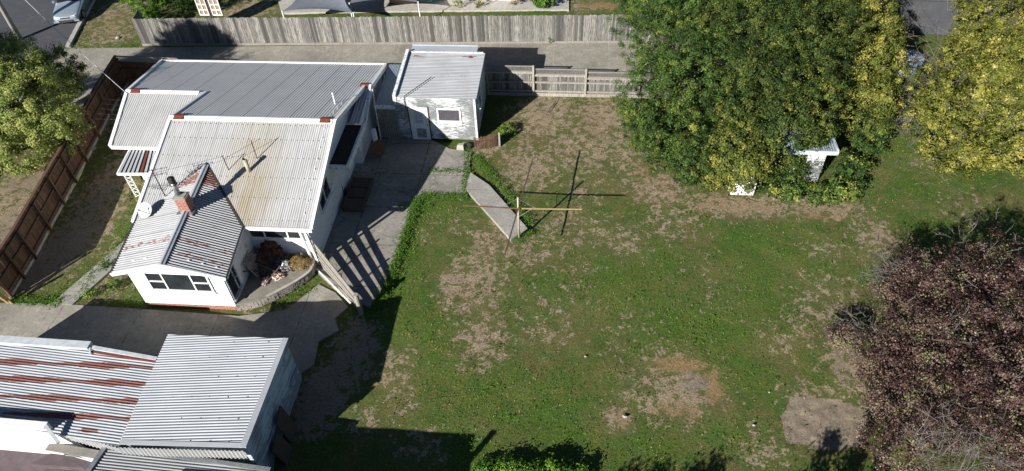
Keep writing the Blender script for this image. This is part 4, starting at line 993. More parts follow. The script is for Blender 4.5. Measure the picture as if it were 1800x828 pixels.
# ------------------------------------------------------------------ clothesline
cl = empty('clothesline', (-2.14, 21.8, 0), 'old clothesline of a leaning pale post with crossed timber arms on the lawn', 'clothesline')
pb = Vector((-2.14, 21.82, 0))
mb = MB(); mb.tube([pb, pb+Z*2.5], [.05, .04], 10); mb.build('post', 'cream_pipe', cl, True)
tz = 1.86
xe0 = G(814, 361, tz); xe1 = G(1023, 368, tz)
mb = MB(); mb.bar((xe0.x, xe0.y, tz), (pb.x-.02, pb.y, tz), .045, .045); mb.build('arm', 'brown_board', cl)
mb = MB(); mb.bar((pb.x-.02, pb.y, tz), (xe1.x, xe1.y, tz), .045, .04); mb.build('arm', 'yellow_timber', cl)
ye0 = G(985, 414)-Vector((1.107, 1.632, 0))*1.95; ye1 = G(1018, 265)-Vector((1.107, 1.632, 0))*1.95
mb = MB(); mb.bar((ye0.x, ye0.y, 1.95), (ye1.x, ye1.y, 1.95), .05, .05); mb.build('arm', 'dark_wood', cl)
mb = MB()
for s in (-1, 1): mb.tube([pb+Z*1.35, pb+Vector((s*.55, 0, 1.84))], .012, 5); mb.tube([pb+Z*2.42, pb+Vector((s*.8, 0, 1.9))], .008, 4)
mb.build('brace', 'galv', cl)

# ------------------------------------------------------------------ loose things
def lump(name, c, rx, ry, rz, seed, mat, label, cat, rough=.35, group=None, parent=None, sub=4, fr=2.2):
    import bmesh
    bm = bmesh.new(); bmesh.ops.create_icosphere(bm, subdivisions=sub, radius=1)
    o3 = Vector((seed*13.1, seed*7.7, seed*3.3))
    for v in bm.verts:
        n = mnoise.fractal(v.co*fr+o3, 1.0, 2.0, 4); k = 1+rough*n
        r2 = abs(mnoise.noise(v.co*fr*2.4+o3*2)); k -= rough*.5*r2
        v.co = Vector((v.co.x*rx*k, v.co.y*ry*k, max(v.co.z, -.25)*rz*k))
    me = bpy.data.meshes.new(name); bm.to_mesh(me); bm.free(); me.materials.append(M[mat])
    o = bpy.data.objects.new(name, me); COL.objects.link(o); o.location = c
    if label: tag(o, label, cat, group)
    return o
pz = zt
def P(u, v, z=pz): return G(u, v, z)
lump('armchair_cover', P(484, 450)+Z*.42, .5, .45, .55, 1, 'cloth_brown', 'brown cloth heaped over a chair against the white wall of the patio', 'cloth', .45)
lump('blanket_heap', P(461, 462)+Z*.22, .55, .4, .38, 2, 'cloth_brown', 'dark reddish brown blanket heap left of the chair on the patio', 'blanket', .5)
lump('rubbish_bag', P(492, 462)+Z*.16, .45, .38, .32, 3, 'cloth_dark', 'black rubbish bag in the middle of the patio pile', 'bag', .4)
lump('clothes_heap', P(466, 478)+Z*.1, .5, .3, .25, 4, 'cloth_dark', 'dark heap of old clothes at the front of the patio pile', 'clothes', .5)
lump('crumpled_sheet', P(488, 488)+Z*.05, .26, .15, .14, 5, 'cloth_pink', 'crumpled pale pink sheet in the sun at the front right of the pile', 'sheet', .7)
lump('crumpled_sheet', P(467, 496)+Z*.05, .10, .22, .12, 6, 'cloth_pink', 'small twisted pale pink sheet at the front left tip of the pile', 'sheet', .7)
lump('straw_heap', P(525, 463)+Z*.05, .55, .36, .22, 8, 'soil', 'heap of golden straw on the right of the patio', 'straw heap', .3)
lump('box_of_junk', P(503, 470)+Z*.1, .3, .25, .25, 9, 'galv', 'grey crumpled metal scrap between the black bag and the straw', 'scrap', .5)
mb = MB(); c = P(453, 462); mb.tube([c+Z*.45, c+Z*.6], [.17, .2], 20); mb.tube([c+Z*.02, c+Z*.45], [.2, .17], 14); tag(mb.build('plastic_tub', 'plastic_blue', smooth=True), 'round pale blue plastic tub among the patio junk', 'tub')
mb = MB(); a = Vector((-13.35, 18.55, pz))
for k in range(6): mb.bar(a+Vector((.45, .02+.13*k, .0)), a+Vector((.06, .02+.13*k, .95)), .09, .02, up=(1, 0, .4))
mb.bar(a+Vector((.42, 0, .12)), a+Vector((.42, .78, .12)), .07, .05); mb.bar(a+Vector((.13, 0, .82)), a+Vector((.13, .78, .82)), .07, .05)
tag(mb.build('timber_frame', 'grey_timber'), 'grey slatted timber frame leaning in the shaded corner of the patio', 'frame')
mb = MB(); rc = random.Random(5)
for k in range(16):
    c = P(rc.uniform(435, 490), rc.uniform(455, 490)) + Z*rc.uniform(.2, .5); an = rc.uniform(0, 3.1); l = rc.uniform(.2, .5)
    d = Vector((math.cos(an), math.sin(an), rc.uniform(-.4, .4)))*l; mb.bar(c-d, c+d, .05, .02)
tag(mb.build('scrap_timber', 'dark_wood'), 'thin sticks of scrap timber thrown over the patio pile', 'timber')
mb = MB(); c = P(546, 455)+Z*.02
mb.tube([c+Vector((math.cos(t)*.1, math.sin(t)*.1, .01*t)) for t in [i*.5 for i in range(26)]], .014, 6); tag(mb.build('hose_coil', 'dark_metal', smooth=True), 'small coil of black hose at the patio corner', 'hose')
# things by the house wall and the shed
bd = HIT(664, 259, Vector((-9.55, 27.5, 0)), Vector((1, 0, 0)))
mb = MB(); q = [G(651, 258, .75), G(663, 243, .95), G(678, 259, .35), G(665, 279, .12)]
mb.prism(q, (.03, -.02, .03)); tag(mb.build('plywood_sheet', 'brown_board'), 'square brown plywood sheet leaning by the back door', 'board')
mb = MB(); mb.bar(G(594, 312, 1.1), G(604, 344, .05), .14, .04); tag(mb.build('leaning_plank', 'brown_board'), 'brown plank leaning on the right side wall of the house', 'plank')
mb = MB(); c = G(607, 341); mb.tube([c+Z*.03, c+Z*.3], [.1, .14], 14); tag(mb.build('bucket', 'dark_metal', smooth=True), 'small dark bucket on the paving below the leaning plank', 'bucket')
mb = MB(); c = G(606, 367); mb.box(c.x-.12, c.x+.12, c.y-.12, c.y+.1, .034, .12); tag(mb.build('concrete_block', 'concrete_new'), 'small grey block on the shaded paving beside the house wall', 'block')
c = G(812, 262); mb = MB(); mb.hexa([(c.x-.26, c.y-.12, .03), (c.x+.12, c.y-.16, .03), (c.x+.14, c.y+.14, .03), (c.x-.2, c.y+.12, .03), (c.x-.22, c.y-.08, .3), (c.x+.1, c.y-.12, .33), (c.x+.12, c.y+.12, .3), (c.x-.17, c.y+.1, .28)])
tag(mb.build('concrete_block', 'concrete_new'), 'pale concrete block lying below the shed window', 'block')
mb = MB(); c = G(826, 259); mb.tube([c+Z*.02, c+Z*.26], [.13, .15], 16); tag(mb.build('flower_pot', 'tyre', smooth=True), 'black plant pot holding a green weed at the shed corner', 'pot')
for i, (u, v, s, lb) in enumerate(((1029, 627, .06, 'small pale stone alone in the middle of the lawn'), (1098, 733, .08, 'white broken rubble in the small orange burnt patch of lawn'), (1325, 748, .06, 'small pale stone left of the bare soil plot'), (1352, 690, .04, 'tiny grey stone above the pale one near the soil plot'), (207, 67, .16, 'grey broken object on the roadside verge by the bush'), (148, 290, .001, ''), (1414, 700, .03, 'grey stone at the top edge of the bare soil plot'))):
    if s < .01: continue
    lump('stone', G(u, v)+Z*.02, s, s*.8, s*.5, 20+i, 'concrete_new', lb, 'stone', .4, sub=2)
c = G(162, 332); mb = MB(); mb.bar(G(155, 268)+Z*.06, G(170, 262)+Z*.1, .12, .05); tag(mb.build('pale_offcut', 'concrete_new'), 'pale timber offcut lying in the shade of the brown fence', 'timber')
mb = MB(); mb.bar(G(962, 200)+Z*.05, G(978, 178)+Z*.08, .03, .03); tag(mb.build('garden_stake', 'dark_wood'), 'thin grey stake lying on the dirt below the lattice fence', 'stake')

# utility pole and wires
up = empty('utility_pole', tuple(G(36, 70)), 'grey concrete utility pole at the roadside in the top left corner', 'pole')
pbse = G(36, 70); mb = MB(); mb.tube([pbse, pbse+Z*7.5], [.17, .11], 10); mb.build('pole', 'concrete_new', up, True)
mb = MB(); mb.bar(pbse+Vector((-.9, 0, 3.2)), pbse+Vector((.5, .1, 3.2)), .1, .12); mb.bar(pbse+Vector((-.8, 0, 7.0)), pbse+Vector((.8, 0, 7.0)), .1, .12); mb.build('crossarm', 'grey_timber', up)
mb = MB(); a, b = pbse+Vector((0, 0, 6.9)), Vector((-21.9, 27.6, 3.35))
def wirepts(a, b, sag, n=14): return [a.lerp(b, i/n)-Z*sag*4*(i/n)*(1-i/n) for i in range(n+1)]
mb.tube(wirepts(a, b, .4), .014, 4); tag(mb.build('overhead_wire', 'pale_metal'), 'pale service wire from the utility pole to the left gable of the house', 'wire')

# clothes wires between brown fence and house
mb = MB()
for k in range(5):
    mb.tube([(-24.9+.1*k, 29.6-k*.45, 1.6), (-21.9, 29.0-k*.35, 1.75)], .007, 4)
tag(mb.build('clothes_wires', 'pale_metal'), 'thin parallel wires strung between the brown fence and the house end', 'wires')

# ------------------------------------------------------------------ car
def car():
    c0 = G(111, 46); hd = dr.copy(); hd.z = 0; hd.normalize(); sd = Vector((hd.y, -hd.x, 0))
    root = empty('parked_car', tuple(c0), 'silver-blue parked car on the asphalt with only its front end in view', 'car')
    def T(l, s, z): return c0+hd*(l-.05)+sd*(s+.35)+Z*z
    # stations along length: (l, half width low, half width shoulder, z shoulder, half width top, z top)
    st = [(0.0, .55, .60, .48, .50, .56), (.12, .74, .78, .56, .62, .66), (.45, .83, .86, .66, .74, .76), (1.0, .85, .88, .74, .78, .86), (1.45, .86, .89, .80, .80, .94),
          (2.1, .86, .89, .84, .62, 1.32), (2.5, .86, .89, .85, .60, 1.40), (3.3, .86, .89, .86, .60, 1.38), (3.9, .85, .88, .86, .64, 1.10), (4.3, .82, .85, .82, .70, .95), (4.55, .72, .74, .62, .60, .80)]
    vs = []; fs = []; N = 9
    for (l, wl, ws, zs, wt, zt_) in st:
        sec = [(wl*.95, .2), (wl, .35), (ws, zs*.8), (ws*.97, zs), (wt, zt_), (-wt, zt_), (-ws*.97, zs), (-ws, zs*.8), (-wl, .35), (-wl*.95, .2)]
        for (s, z) in sec: vs.append(T(l, s, z))
    m_ = 10
    for i in range(len(st)-1):
        for k in range(m_): fs.append((i*m_+k, i*m_+(k+1) % m_, (i+1)*m_+(k+1) % m_, (i+1)*m_+k))
    fs.append(tuple(range(m_))); fs.append(tuple((len(st)-1)*m_+k for k in range(m_-1, -1, -1)))
    mb = MB(); mb.add(vs, fs); body = mb.build('body', 'car_paint', root, True)
    sb_ = body.modifiers.new('s', 'SUBSURF'); sb_.levels = sb_.render_levels = 2
    # glass just proud of the cabin
    def g4(a, b, c, d): mb.prism([T(*a), T(*b), T(*c), T(*d)], (0, 0, .012))
    mb = MB(); g4((1.5, -.70, .97), (1.5, .70, .97), (2.12, .54, 1.33), (2.12, -.54, 1.33)); mb.build('windscreen', 'car_glass', root)
    for s in (-1, 1):
        mb = MB(); mb.prism([T(1.9, s*.83, .93), T(3.7, s*.83, .95), T(3.3, s*.66, 1.3), T(2.3, s*.66, 1.3)], tuple(sd*s*.02)); mb.build('side_window', 'car_glass', root)
        mb = MB(); mb.hexa([tuple(T(*p)) for p in ((.06, s*.36, .50), (.06, s*.64, .50), (.30, s*.74, .53), (.26, s*.36, .52), (.09, s*.36, .62), (.10, s*.62, .62), (.34, s*.74, .67), (.30, s*.36, .68))]); mb.build('headlight', 'car_lamp', root)
        for l in (.85, 3.6):
            mb = MB(); mb.tube([T(l, s*.68, .31), T(l, s*.9, .31)], .31, 20); wh = mb.build('wheel', 'tyre', root)
            mb = MB(); mb.tube([T(l, s*.9, .31), T(l, s*.915, .31)], .2, 14); mb.build('rim', 'galv', wh)
    mb = MB(); mb.bar(T(-.02, -.42, .34), T(-.02, .42, .34), .05, .14); mb.bar(T(.015, -.3, .54), T(.015, .3, .54), .04, .07); mb.build('grille', 'dark_metal', root)
    mb = MB(); mb.bar(T(.08, -.8, .3), T(.08, .8, .3), .1, .1); mb.build('bumper', 'car_paint', root)
    for s in (-1, 1):
        mb = MB(); mb.bar(T(1.75, s*.9, .95), T(1.75, s*1.04, .97), .12, .12); mb.build('mirror', 'car_paint', root)
car()

# ------------------------------------------------------------------ yard behind the long fence
def gate_panel():
    root = empty('garden_trellis', tuple(G(372, 30)), 'pale panel with square cut-outs on dark posts behind the long fence', 'trellis')
    z0, z1 = .5, 2.6; y = 40.2
    a = PY(352, 27, y); b = PY(391, 25, y)
    xs0, xs1 = a.x, b.x; zb0 = a.z
    mid = (xs0+xs1)/2
    for (x0, x1) in ((xs0, mid-.1), (mid+.1, xs1)):
        mb = MB()
        for x in np.linspace(x0, x1-.06, 3): mb.box(x, x+.06, y-.02, y+.02, zb0, zb0+1.5)
        for k in range(5): mb.box(x0+.061, x1-.061, y-.018, y+.018, zb0+.36*k, zb0+.36*k+.07)
        mb.build('panel', 'trim_white', root)
        mb = MB(); mb.box(x0+.02, x1-.02, y+.022, y+.03, zb0+.03, zb0+1.48); mb.build('backing', 'raw_timber', root)
    for x in (mid-.07, mid+.05):
        mb = MB(); mb.box(x-.03, x+.03, y-.05, y+.05, 0, zb0+2.2); mb.build('post', 'dark_wood', root)
gate_panel()
slab('deck', [G(495, 24), G(760, 20), G(1000, 18), G(1000, -30), G(480, -30)], -.2, .05, 'concrete_new')
def sail(pts, name, label, mat='sail_cloth', sag=.25, n=12):
    A_, B_, C_, D_ = [Vector(p) for p in pts]; vs = []; fs = []
    for th in (0, -.012):
        for i in range(n+1):
            for j in range(n+1):
                u, v = i/n, j/n
                # edges curve inwards as a tensioned cloth does
                uu = u+ (0.5-u)*.22*4*v*(1-v)*(2*abs(u-.5))**2; vv = v+(0.5-v)*.22*4*u*(1-u)*(2*abs(v-.5))**2
                p = A_.lerp(B_, uu).lerp(D_.lerp(C_, uu), vv); vs.append(p-Z*(sag*16*u*v*(1-u)*(1-v)-th))
    m_ = (n+1)**2
    for b in (0, m_):
        for i in range(n):
            for j in range(n): fs.append((b+i*(n+1)+j, b+i*(n+1)+j+1, b+(i+1)*(n+1)+j+1, b+(i+1)*(n+1)+j))
    root = empty(name, (A_.x, A_.y, 0), label, 'shade sail'); mb = MB(); mb.add(vs, fs); mb.build('cloth', mat, root, True)
    for p in (A_, B_, C_, D_):
        mb = MB(); mb.tube([(p.x, p.y, 0), (p.x, p.y, p.z+.05)], .04, 8); mb.build('pole', 'trim_white', root)
sail([G(496, 20, 1.45), G(621, 23, 1.45), G(612, -35, 1.9), G(530, -35, 1.9)], 'shade_sail', 'larger grey shade sail on the left behind the long fence')
sail([G(614, 6, 1.5), G(735, 4, 1.5), G(740, -45, 1.8), G(600, -45, 1.8)], 'shade_sail', 'smaller grey shade sail on the right, between the first and the teal cloth')
mb = MB(); mb.box(-12.5, -10.8, 43.5, 45, 0.05, .9); tag(mb.build('raised_bed', 'raw_timber'), 'low timber raised bed in the shade under the right shade sail', 'planter')
tc_ = lump('teal_cushion', G(752, 6)+Z*.5, .75, .5, .55, 31, 'teal_cloth', 'mottled teal cloth bundle behind the fence right of the shade sails', 'cloth', .2)
# pale neighbouring house wall
nh = empty('neighbour_house', (-6, 47, 0), 'cream neighbouring house wall behind plants beyond the long fence', 'house')
w = MB(); w.box(-9.3, -3.9, 44.2, 52, 0, 2.6); boards(w, (-9.3, 44.2), (-3.9, 44.2), .1, 2.6, (0, -1), .2); w.build('wall', 'white_paint', nh)
corr('roof', [(-9.6, 43.9, 2.65), (-3.6, 43.9, 2.65), (-3.6, 52, 3.6), (-9.6, 52, 3.6)], (0, 1, 0), 'iron_dark', nh)
# buildings beyond the trees, upper right; outbuilding coloured dark for the tree shade
ns = empty('neighbour_outbuilding', (17, 41, 0), 'shaded grey-roofed outbuilding between the hedge and the yellow tree', 'outbuilding')
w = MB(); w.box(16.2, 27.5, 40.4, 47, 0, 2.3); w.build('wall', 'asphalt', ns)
corr('roof', [(15.9, 40.1, 2.35), (27.8, 40.1, 2.35), (27.8, 47.2, 3.6), (15.9, 47.2, 3.6)], (0, 1, 0), 'iron_dark', ns)  # dark iron carries the tree shade in its colour, like the wall
tk = empty('water_tank', tuple(G(1597, 118)), 'pale blue-grey tank in the shade between the hedge and the yellow tree', 'tank')
c = G(1592, 128); mb = MB(); mb.tube([c, c+Z*1.1, c+Z*1.25], [.62, .62, .35], 20); mb.build('body', 'plastic_blue', tk, True); mb = MB(); mb.tube([c+Z*1.24, c+Z*1.32], .2, 12); mb.build('lid', 'plastic_blue', tk)
mb = MB(); c = G(1566, 48); mb.box(c.x-.5, c.x+.4, c.y, c.y+.5, 0, 1.4); mb.box(c.x-.55, c.x+.45, c.y-.05, c.y+.55, 1.4, 1.46); tag(mb.build('garden_locker', 'plastic_blue'), 'pale blue locker in the shade behind the yellow edge of the hedge', 'locker')
mb = MB()
for a_, b_ in (((1562, 222), (1640, 205)),):
    p, q = G(*a_), G(*b_); mb.prism([p, q, q+Vector((0, .25, 0)), p+Vector((0, .25, 0))], (0, 0, .18))
tag(mb.build('garden_edging', 'concrete_new'), 'pale concrete garden edging between the hedge and the yellow tree', 'edging')

# outbuildings swallowed by the hedge
ob1 = empty('overgrown_hut', (12, 28.3, 0), 'small hut with corrugated roof and white wall poking out of the big hedge', 'hut')
h0 = G(1428, 262, 2.0); h1 = G(1472, 267, 2.0)
corr('roof', [(h0.x-1.3, h1.y, 2.0), (h1.x, h1.y, 2.0), (h1.x, h1.y+2.4, 2.15), (h0.x-1.3, h1.y+2.4, 2.15)], (0, 1, 0), 'iron_blue', ob1)
mb = MB(); mb.box(h0.x-1.3, h1.x+.05, h1.y-.08, h1.y-.01, 1.86, 2.05); mb.box(h1.x+.003, h1.x+.06, h1.y-.01, h1.y+2.4, 1.9, 2.1); mb.build('fascia', 'peeling_blue', ob1)
w = MB(); w.box(h1.x-1.1, h1.x-.3, h1.y+.25, h1.y+2.2, 0, 1.95); w.build('wall', 'peeling_white', ob1)
mb = MB(); c = G(1358, 312); mb.box(c.x-.1, c.x+.9, c.y-.1, c.y+.5, 0, .5); mb.box(c.x-.14, c.x+.94, c.y-.13, c.y+.55, .5, .55)
tag(mb.build('cold_frame', 'white_paint'), 'low white box half buried in ivy between the white sheet and the hut', 'box')
ws = MB(); a = G(1283, 345); b = G(1322, 342)
for k in range(8):
    t0, t1 = k/8, (k+1)/8
    def cp_(t): return (math.sin(t*1.4)*.5, .1+.75*(1-math.cos(t*1.4)))
    (y0_, z0_), (y1_, z1_) = cp_(t0*1.6), cp_(t1*1.6)
    ws.hexa([(a.x, a.y+y0_, z0_), (b.x, a.y+y0_, z0_), (b.x, a.y+y1_, z1_), (a.x, a.y+y1_, z1_), (a.x, a.y+y0_, z0_+.03), (b.x, a.y+y0_, z0_+.03), (b.x, a.y+y1_, z1_+.03), (a.x, a.y+y1_, z1_+.03)])
ws.box(a.x, b.x, a.y+.5, a.y+1.4, .02, .5); ws.box(b.x, b.x+.04, a.y+.1, a.y+1.4, .02, .75)
tag(ws.build('bent_sheet', 'white_paint'), 'bright white curved sheet sticking out of the foot of the hedge', 'sheet')

# ------------------------------------------------------------------ vegetation
def leaves(name, blobs_, n, size, mat, parent=None, clump=.32, tone=0.0, yellow=None, flat=.35, shell=.55, loose_=.3, droop=0.0, zmin=.05, tvar=.22, asp=.62, kd=90):
    """leaf-sized faces gathered in clumps over and inside overlapping ellipsoids (x,y,z,rx,ry,rz,w[,tone])"""
    ws_ = np.array([b[6] if len(b) > 6 else b[3]*b[4]+b[3]*b[5] for b in blobs_], float)
    ws_ /= ws_.sum(); C_ = []; T_ = []; N_ = []
    nc = max(20, n//kd)
    while sum(len(c) for c in C_) < nc:
        bi = rng.choice(len(blobs_), p=ws_, size=nc)
        d = rng.normal(size=(nc, 3)); d /= np.linalg.norm(d, axis=1)[:, None]
        r = rng.uniform(shell, 1.0, nc)**.5
        B = np.array([b[:6] for b in blobs_])[bi]; tn = np.array([b[7] if len(b) > 7 else 0. for b in blobs_])[bi]
        lob = 1+.10*rng.normal(0, 1, nc)*.5+.16*np.sin(d[:, 0]*5+bi*1.7)*np.cos(d[:, 1]*6+bi)+.10*np.sin(d[:, 2]*9+bi)
        p = B[:, :3]+d*(B[:, 3:6]*(r*lob)[:, None]); keep = p[:, 2] > zmin
        C_.append(p[keep]); T_.append(tn[keep]); N_.append(d[keep])
    C_ = np.concatenate(C_)[:nc]; T_ = np.concatenate(T_)[:nc]; N_ = np.concatenate(N_)[:nc]
    ct = rng.normal(0, tvar, nc)+T_
    cs = rng.uniform(.5, 1.35, nc)*clump
    ci = rng.integers(0, nc, n)
    q = rng.normal(size=(n, 3)); q /= np.linalg.norm(q, axis=1)[:, None]; q *= (rng.uniform(0, 1, n)**.45)[:, None]
    q[:, 2] *= .75
    loose = np.where(rng.uniform(0, 1, n) < loose_, 2.0, 1.0)
    p = C_[ci]+q*(cs[ci]*loose)[:, None]; p[:, 2] = np.maximum(p[:, 2]-droop*rng.uniform(0, 1, n)**2, zmin*rng.uniform(.5, 1, n))
    nm = N_[ci]*.7+q/np.maximum(cs[ci][:, None], .1)*.25+rng.normal(0, flat+.25, (n, 3))+np.array([0, 0, .45]); nm /= np.linalg.norm(nm, axis=1)[:, None]
    a = np.cross(nm, rng.normal(size=(n, 3))); a /= np.linalg.norm(a, axis=1)[:, None]; b = np.cross(nm, a)
    s = size*rng.uniform(.6, 1.35, n)[:, None]
    fold = nm*s*.16
    v = np.stack([p-a*s*.5, p-b*s*asp*.5+fold, p+a*s*.5, p+b*s*asp*.5+fold], 1).reshape(-1, 3)
    f = np.arange(4*n).reshape(n, 4)
    t = np.clip(.45+tone+ct[ci]+rng.normal(0, .16, n), 0, 1)
    if yellow is not None: t = np.clip(t+yellow(p), 0, 1)
    return npmesh(name, v, f, mat, t, parent)
def trunk(parent, base, h, r, limbs, spread, name='trunk', mat='bark'):
    mb = MB(); rr_ = random.Random(int(base[0]*10)); b = Vector(base)
    pts_ = [b+Vector((rr_.uniform(-.1, .1)*k, rr_.uniform(-.1, .1)*k, h*k/4)) for k in range(5)]
    mb.tube(pts_, [r*(1-.15*k) for k in range(5)], 10)
    for i in range(limbs):
        a = 2*math.pi*i/limbs+rr_.uniform(-.3, .3); s0 = pts_[2+i % 3]; l = spread*rr_.uniform(.6, 1)
        e = s0+Vector((math.cos(a)*l, math.sin(a)*l, h*.35*rr_.uniform(.5, 1.2))); mid = s0.lerp(e, .5)+Z*.2
        mb.tube([s0, mid, e], [r*.45, r*.28, r*.08], 7)
        for j in range(3):
            e2 = mid+Vector((math.cos(a+rr_.uniform(-1, 1))*l*.5, math.sin(a+rr_.uniform(-1, 1))*l*.5, rr_.uniform(.1, .6))); mb.tube([mid, e2], [r*.18, r*.05], 5)
    return mb.build(name, mat, parent, True)
def twigs(parent, c, rad, n, ln, dirv=(0, 0, .4), name='bare_twigs', th=.0055, mat='twig', sub=6):
    mb = MB(); rr_ = random.Random(int(c[0]*100+n)); c = Vector(c); dv = Vector(dirv)
    for i in range(n):
        s = c+Vector([rr_.gauss(0, 1)*rad*.5 for _ in range(3)]); 
        if s.z < .1: s.z = .1+rr_.random()*.3
        d = (dv+Vector([rr_.gauss(0, .55) for _ in range(3)])).normalized(); l = ln*rr_.uniform(.5, 1.2)
        p = [s]; 
        for k in range(4):
            d = (d+Vector([rr_.gauss(0, .18) for _ in range(3)])).normalized(); p.append(p[-1]+d*l/4)
        mb.tube(p, [th*1.5, th*1.3, th, th*.8, th*.4], 3, cap=False)
        for k in range(sub):
            q = p[rr_.randint(1, 3)]; e = (d+Vector([rr_.gauss(0, .8) for _ in range(3)])).normalized()*l*rr_.uniform(.15, .45); mb.tube([q, q+e*.6+Z*.03, q+e], [th*.8, th*.6, th*.3], 3, cap=False)
    o = mb.build(name, mat, parent); o['kind'] = 'stuff'; return o
def B_(u, v, z, rx, ry=None, rz=None, w=None, t=0.0):
    c = G(u, v, z); ry = ry or rx; rz = rz or rx*.9
    return (c.x, c.y, c.z, rx, ry, rz, w if w else rx*(ry+rz), t)
def tree(name, label, cat, base, blobs_, n, size, mat, h, r, limbs=6, spread=2, group=None, **k):
    root = empty(name, tuple(base), label, cat, group); trunk(root, base, h, r, limbs, spread)
    leaves('crown', blobs_, n, size, mat, root, **k); return root

bl = [(-29.8, 28.0, 4.6, 1.8, 1.8, 1.5, 6, .1), B_(40, 180, 3.2, 2.4, 2.2, 2.3, t=.1), B_(20, 110, 3.5, 1.8, 1.6, 1.6, t=.1), B_(90, 215, 2.6, 1.45, 1.3, 1.5, t=.12), B_(30, 255, 2.1, 1.6, 1.3, 1.4, t=.08), B_(85, 130, 3.0, 1.3, 1.2, 1.2, t=.08), B_(-20, 200, 3, 2.2), B_(112, 125, 2.9, 1.0, 1.0, 1.2, t=-.3)]
tree('leafy_tree', 'bushy olive-green tree at the left edge between the road and the brown fence', 'tree', G(40, 260), bl, 190000, .08, 'leaf_olive', 3.2, .2, 7, 1.5, clump=.33, tvar=.12, tone=.1, loose_=.08, kd=230)
bl = [(-31.9, 25.2, 7.0, 2.6, 2.2, 1.6, 5, 0), (-33.0, 24.0, 5.0, 2.8, 2.6, 2.4, 5, 0), (-31.2, 25.6, 8.0, 1.4, 1.3, .8, 3, 0)]
tree('roadside_tree', 'tall roadside tree beyond the left edge shading the back driveway', 'tree', (-32.8, 24.5, 0), bl, 60000, .12, 'leaf_olive', 4.5, .25, 8, 2.2, clump=.3)
bl = [B_(255, 0, 1.3, .95, .95, 1.2), B_(232, -15, 1.6, .9), B_(285, -10, 1.5, 1.1, t=-.2), B_(262, 28, .8, .6, .5, .8)]
tree('round_bush', 'bright green bush at the left end of the long grey fence', 'bush', G(262, 35), bl, 16000, .1, 'leaf_green', 1.5, .08, 5, .6, clump=.22, tone=.08)
bl = [B_(300, -40, 2.6, 2.2, 1.4, 2.2)]
tree('shade_tree', 'dark shaded shrub behind the long fence beside the bright green bush', 'shrub', G(310, 0), bl, 12000, .12, 'leaf_dull', 2, .1, 5, 1, clump=.3)

# the great hedge, right of centre: several grown-together trees
HG = 'grown-together trees of the big hedge'
bl = [B_(1165, 60, 3.0, 2.3, 2.2, 2.6), B_(1150, 160, 2.2, 1.9, 2.0, 2.2, t=.03), B_(1180, 235, 1.7, 2.1, 1.9, 1.7, t=.06), B_(1240, 130, 3.6, 2.4, 2.4, 2.4, t=-.03), B_(1230, 20, 3.8, 2.4, 2.6, 2.6), B_(1140, 0, 3, 2.0), B_(1215, 290, 1.0, 1.2, 1.1, 1.1, t=-.05), B_(1130, 220, 1.1, 1.0, 1.1, 1.1)]
tree('hedge_tree', 'dense dark green tree at the left end of the big hedge, over the lattice fence', 'tree', G(1180, 170), bl, 190000, .075, 'leaf_dark', 3.2, .2, 8, 2, HG, clump=.22, tone=.04, tvar=.18, shell=.4, loose_=.2)
bl = [B_(1290, 270, 1.6, 1.35, 1.2, 1.5, t=.12), B_(1255, 305, .8, .8, .6, .7, t=.15), B_(1310, 300, 1.1, .9, .8, 1.1, t=.1), B_(1300, 225, 2.3, 1.2, 1.2, 1.2, t=.0)]
tree('hedge_tree', 'yellow-green bushy front lobe of the hedge above the white curved sheet', 'tree', G(1290, 310), bl, 36000, .1, 'leaf_lime', 1.6, .1, 5, .8, HG, clump=.22, tvar=.2, tone=-.12)
bl = [B_(1330, 60, 4.6, 2.8, 2.6, 2.6), B_(1390, 110, 4.2, 2.6, 2.4, 2.5), B_(1320, 160, 3.6, 2.2, 2.2, 2.2), B_(1400, 0, 5, 2.8), B_(1300, -20, 5, 2.8), B_(1440, 60, 4.6, 2.2)]
tree('hedge_tree', 'tall dull green tree in the middle of the big hedge', 'tree', G(1370, 130), bl, 170000, .075, 'leaf_dull', 4.2, .25, 8, 2.2, HG, clump=.24, tvar=.2, tone=.08, shell=.4, loose_=.2)
bl = [B_(1375, 225, 2.6, 1.4, 1.4, 1.5), B_(1378, 275, 1.4, .85, .8, 1.1), B_(1440, 228, 2.45, .7, .45, .35, 1.6), B_(1428, 252, 2.15, .5, .35, .25, 1.0), B_(1400, 290, .9, .7, .4, .6, 1.5), B_(1430, 290, .8, .3, .2, .4, .6), B_(1430, 175, 3.0, 1.5, 1.5, 1.3, t=.15), B_(1425, 212, 3.0, 1.1, .8, .6, t=.1)]
tree('hedge_tree', 'olive shrub draping over the roof of the overgrown hut', 'tree', G(1405, 280), bl, 36000, .09, 'leaf_dull', 2.4, .12, 6, 1.2, HG, clump=.22, tvar=.2, tone=.12)
bl = [B_(1510, 60, 3.6, 2.0, 2.0, 2.2, t=.1), B_(1530, 130, 2.8, 1.8, 1.7, 2.0, t=.08), B_(1515, 190, 2.0, 1.6, 1.5, 1.7, t=.0), B_(1480, 0, 4, 2.2, t=.05), B_(1535, 60, 3.2, 1.3, t=.1), B_(1530, 220, 1.2, .9, .9, .9, t=-.15)]
tree('yellowing_tree', 'lime-yellow tree at the right end of the big hedge', 'tree', G(1530, 170), bl, 95000, .085, 'leaf_lime', 3.2, .18, 7, 1.7, HG, clump=.24, tone=.03, tvar=.2)
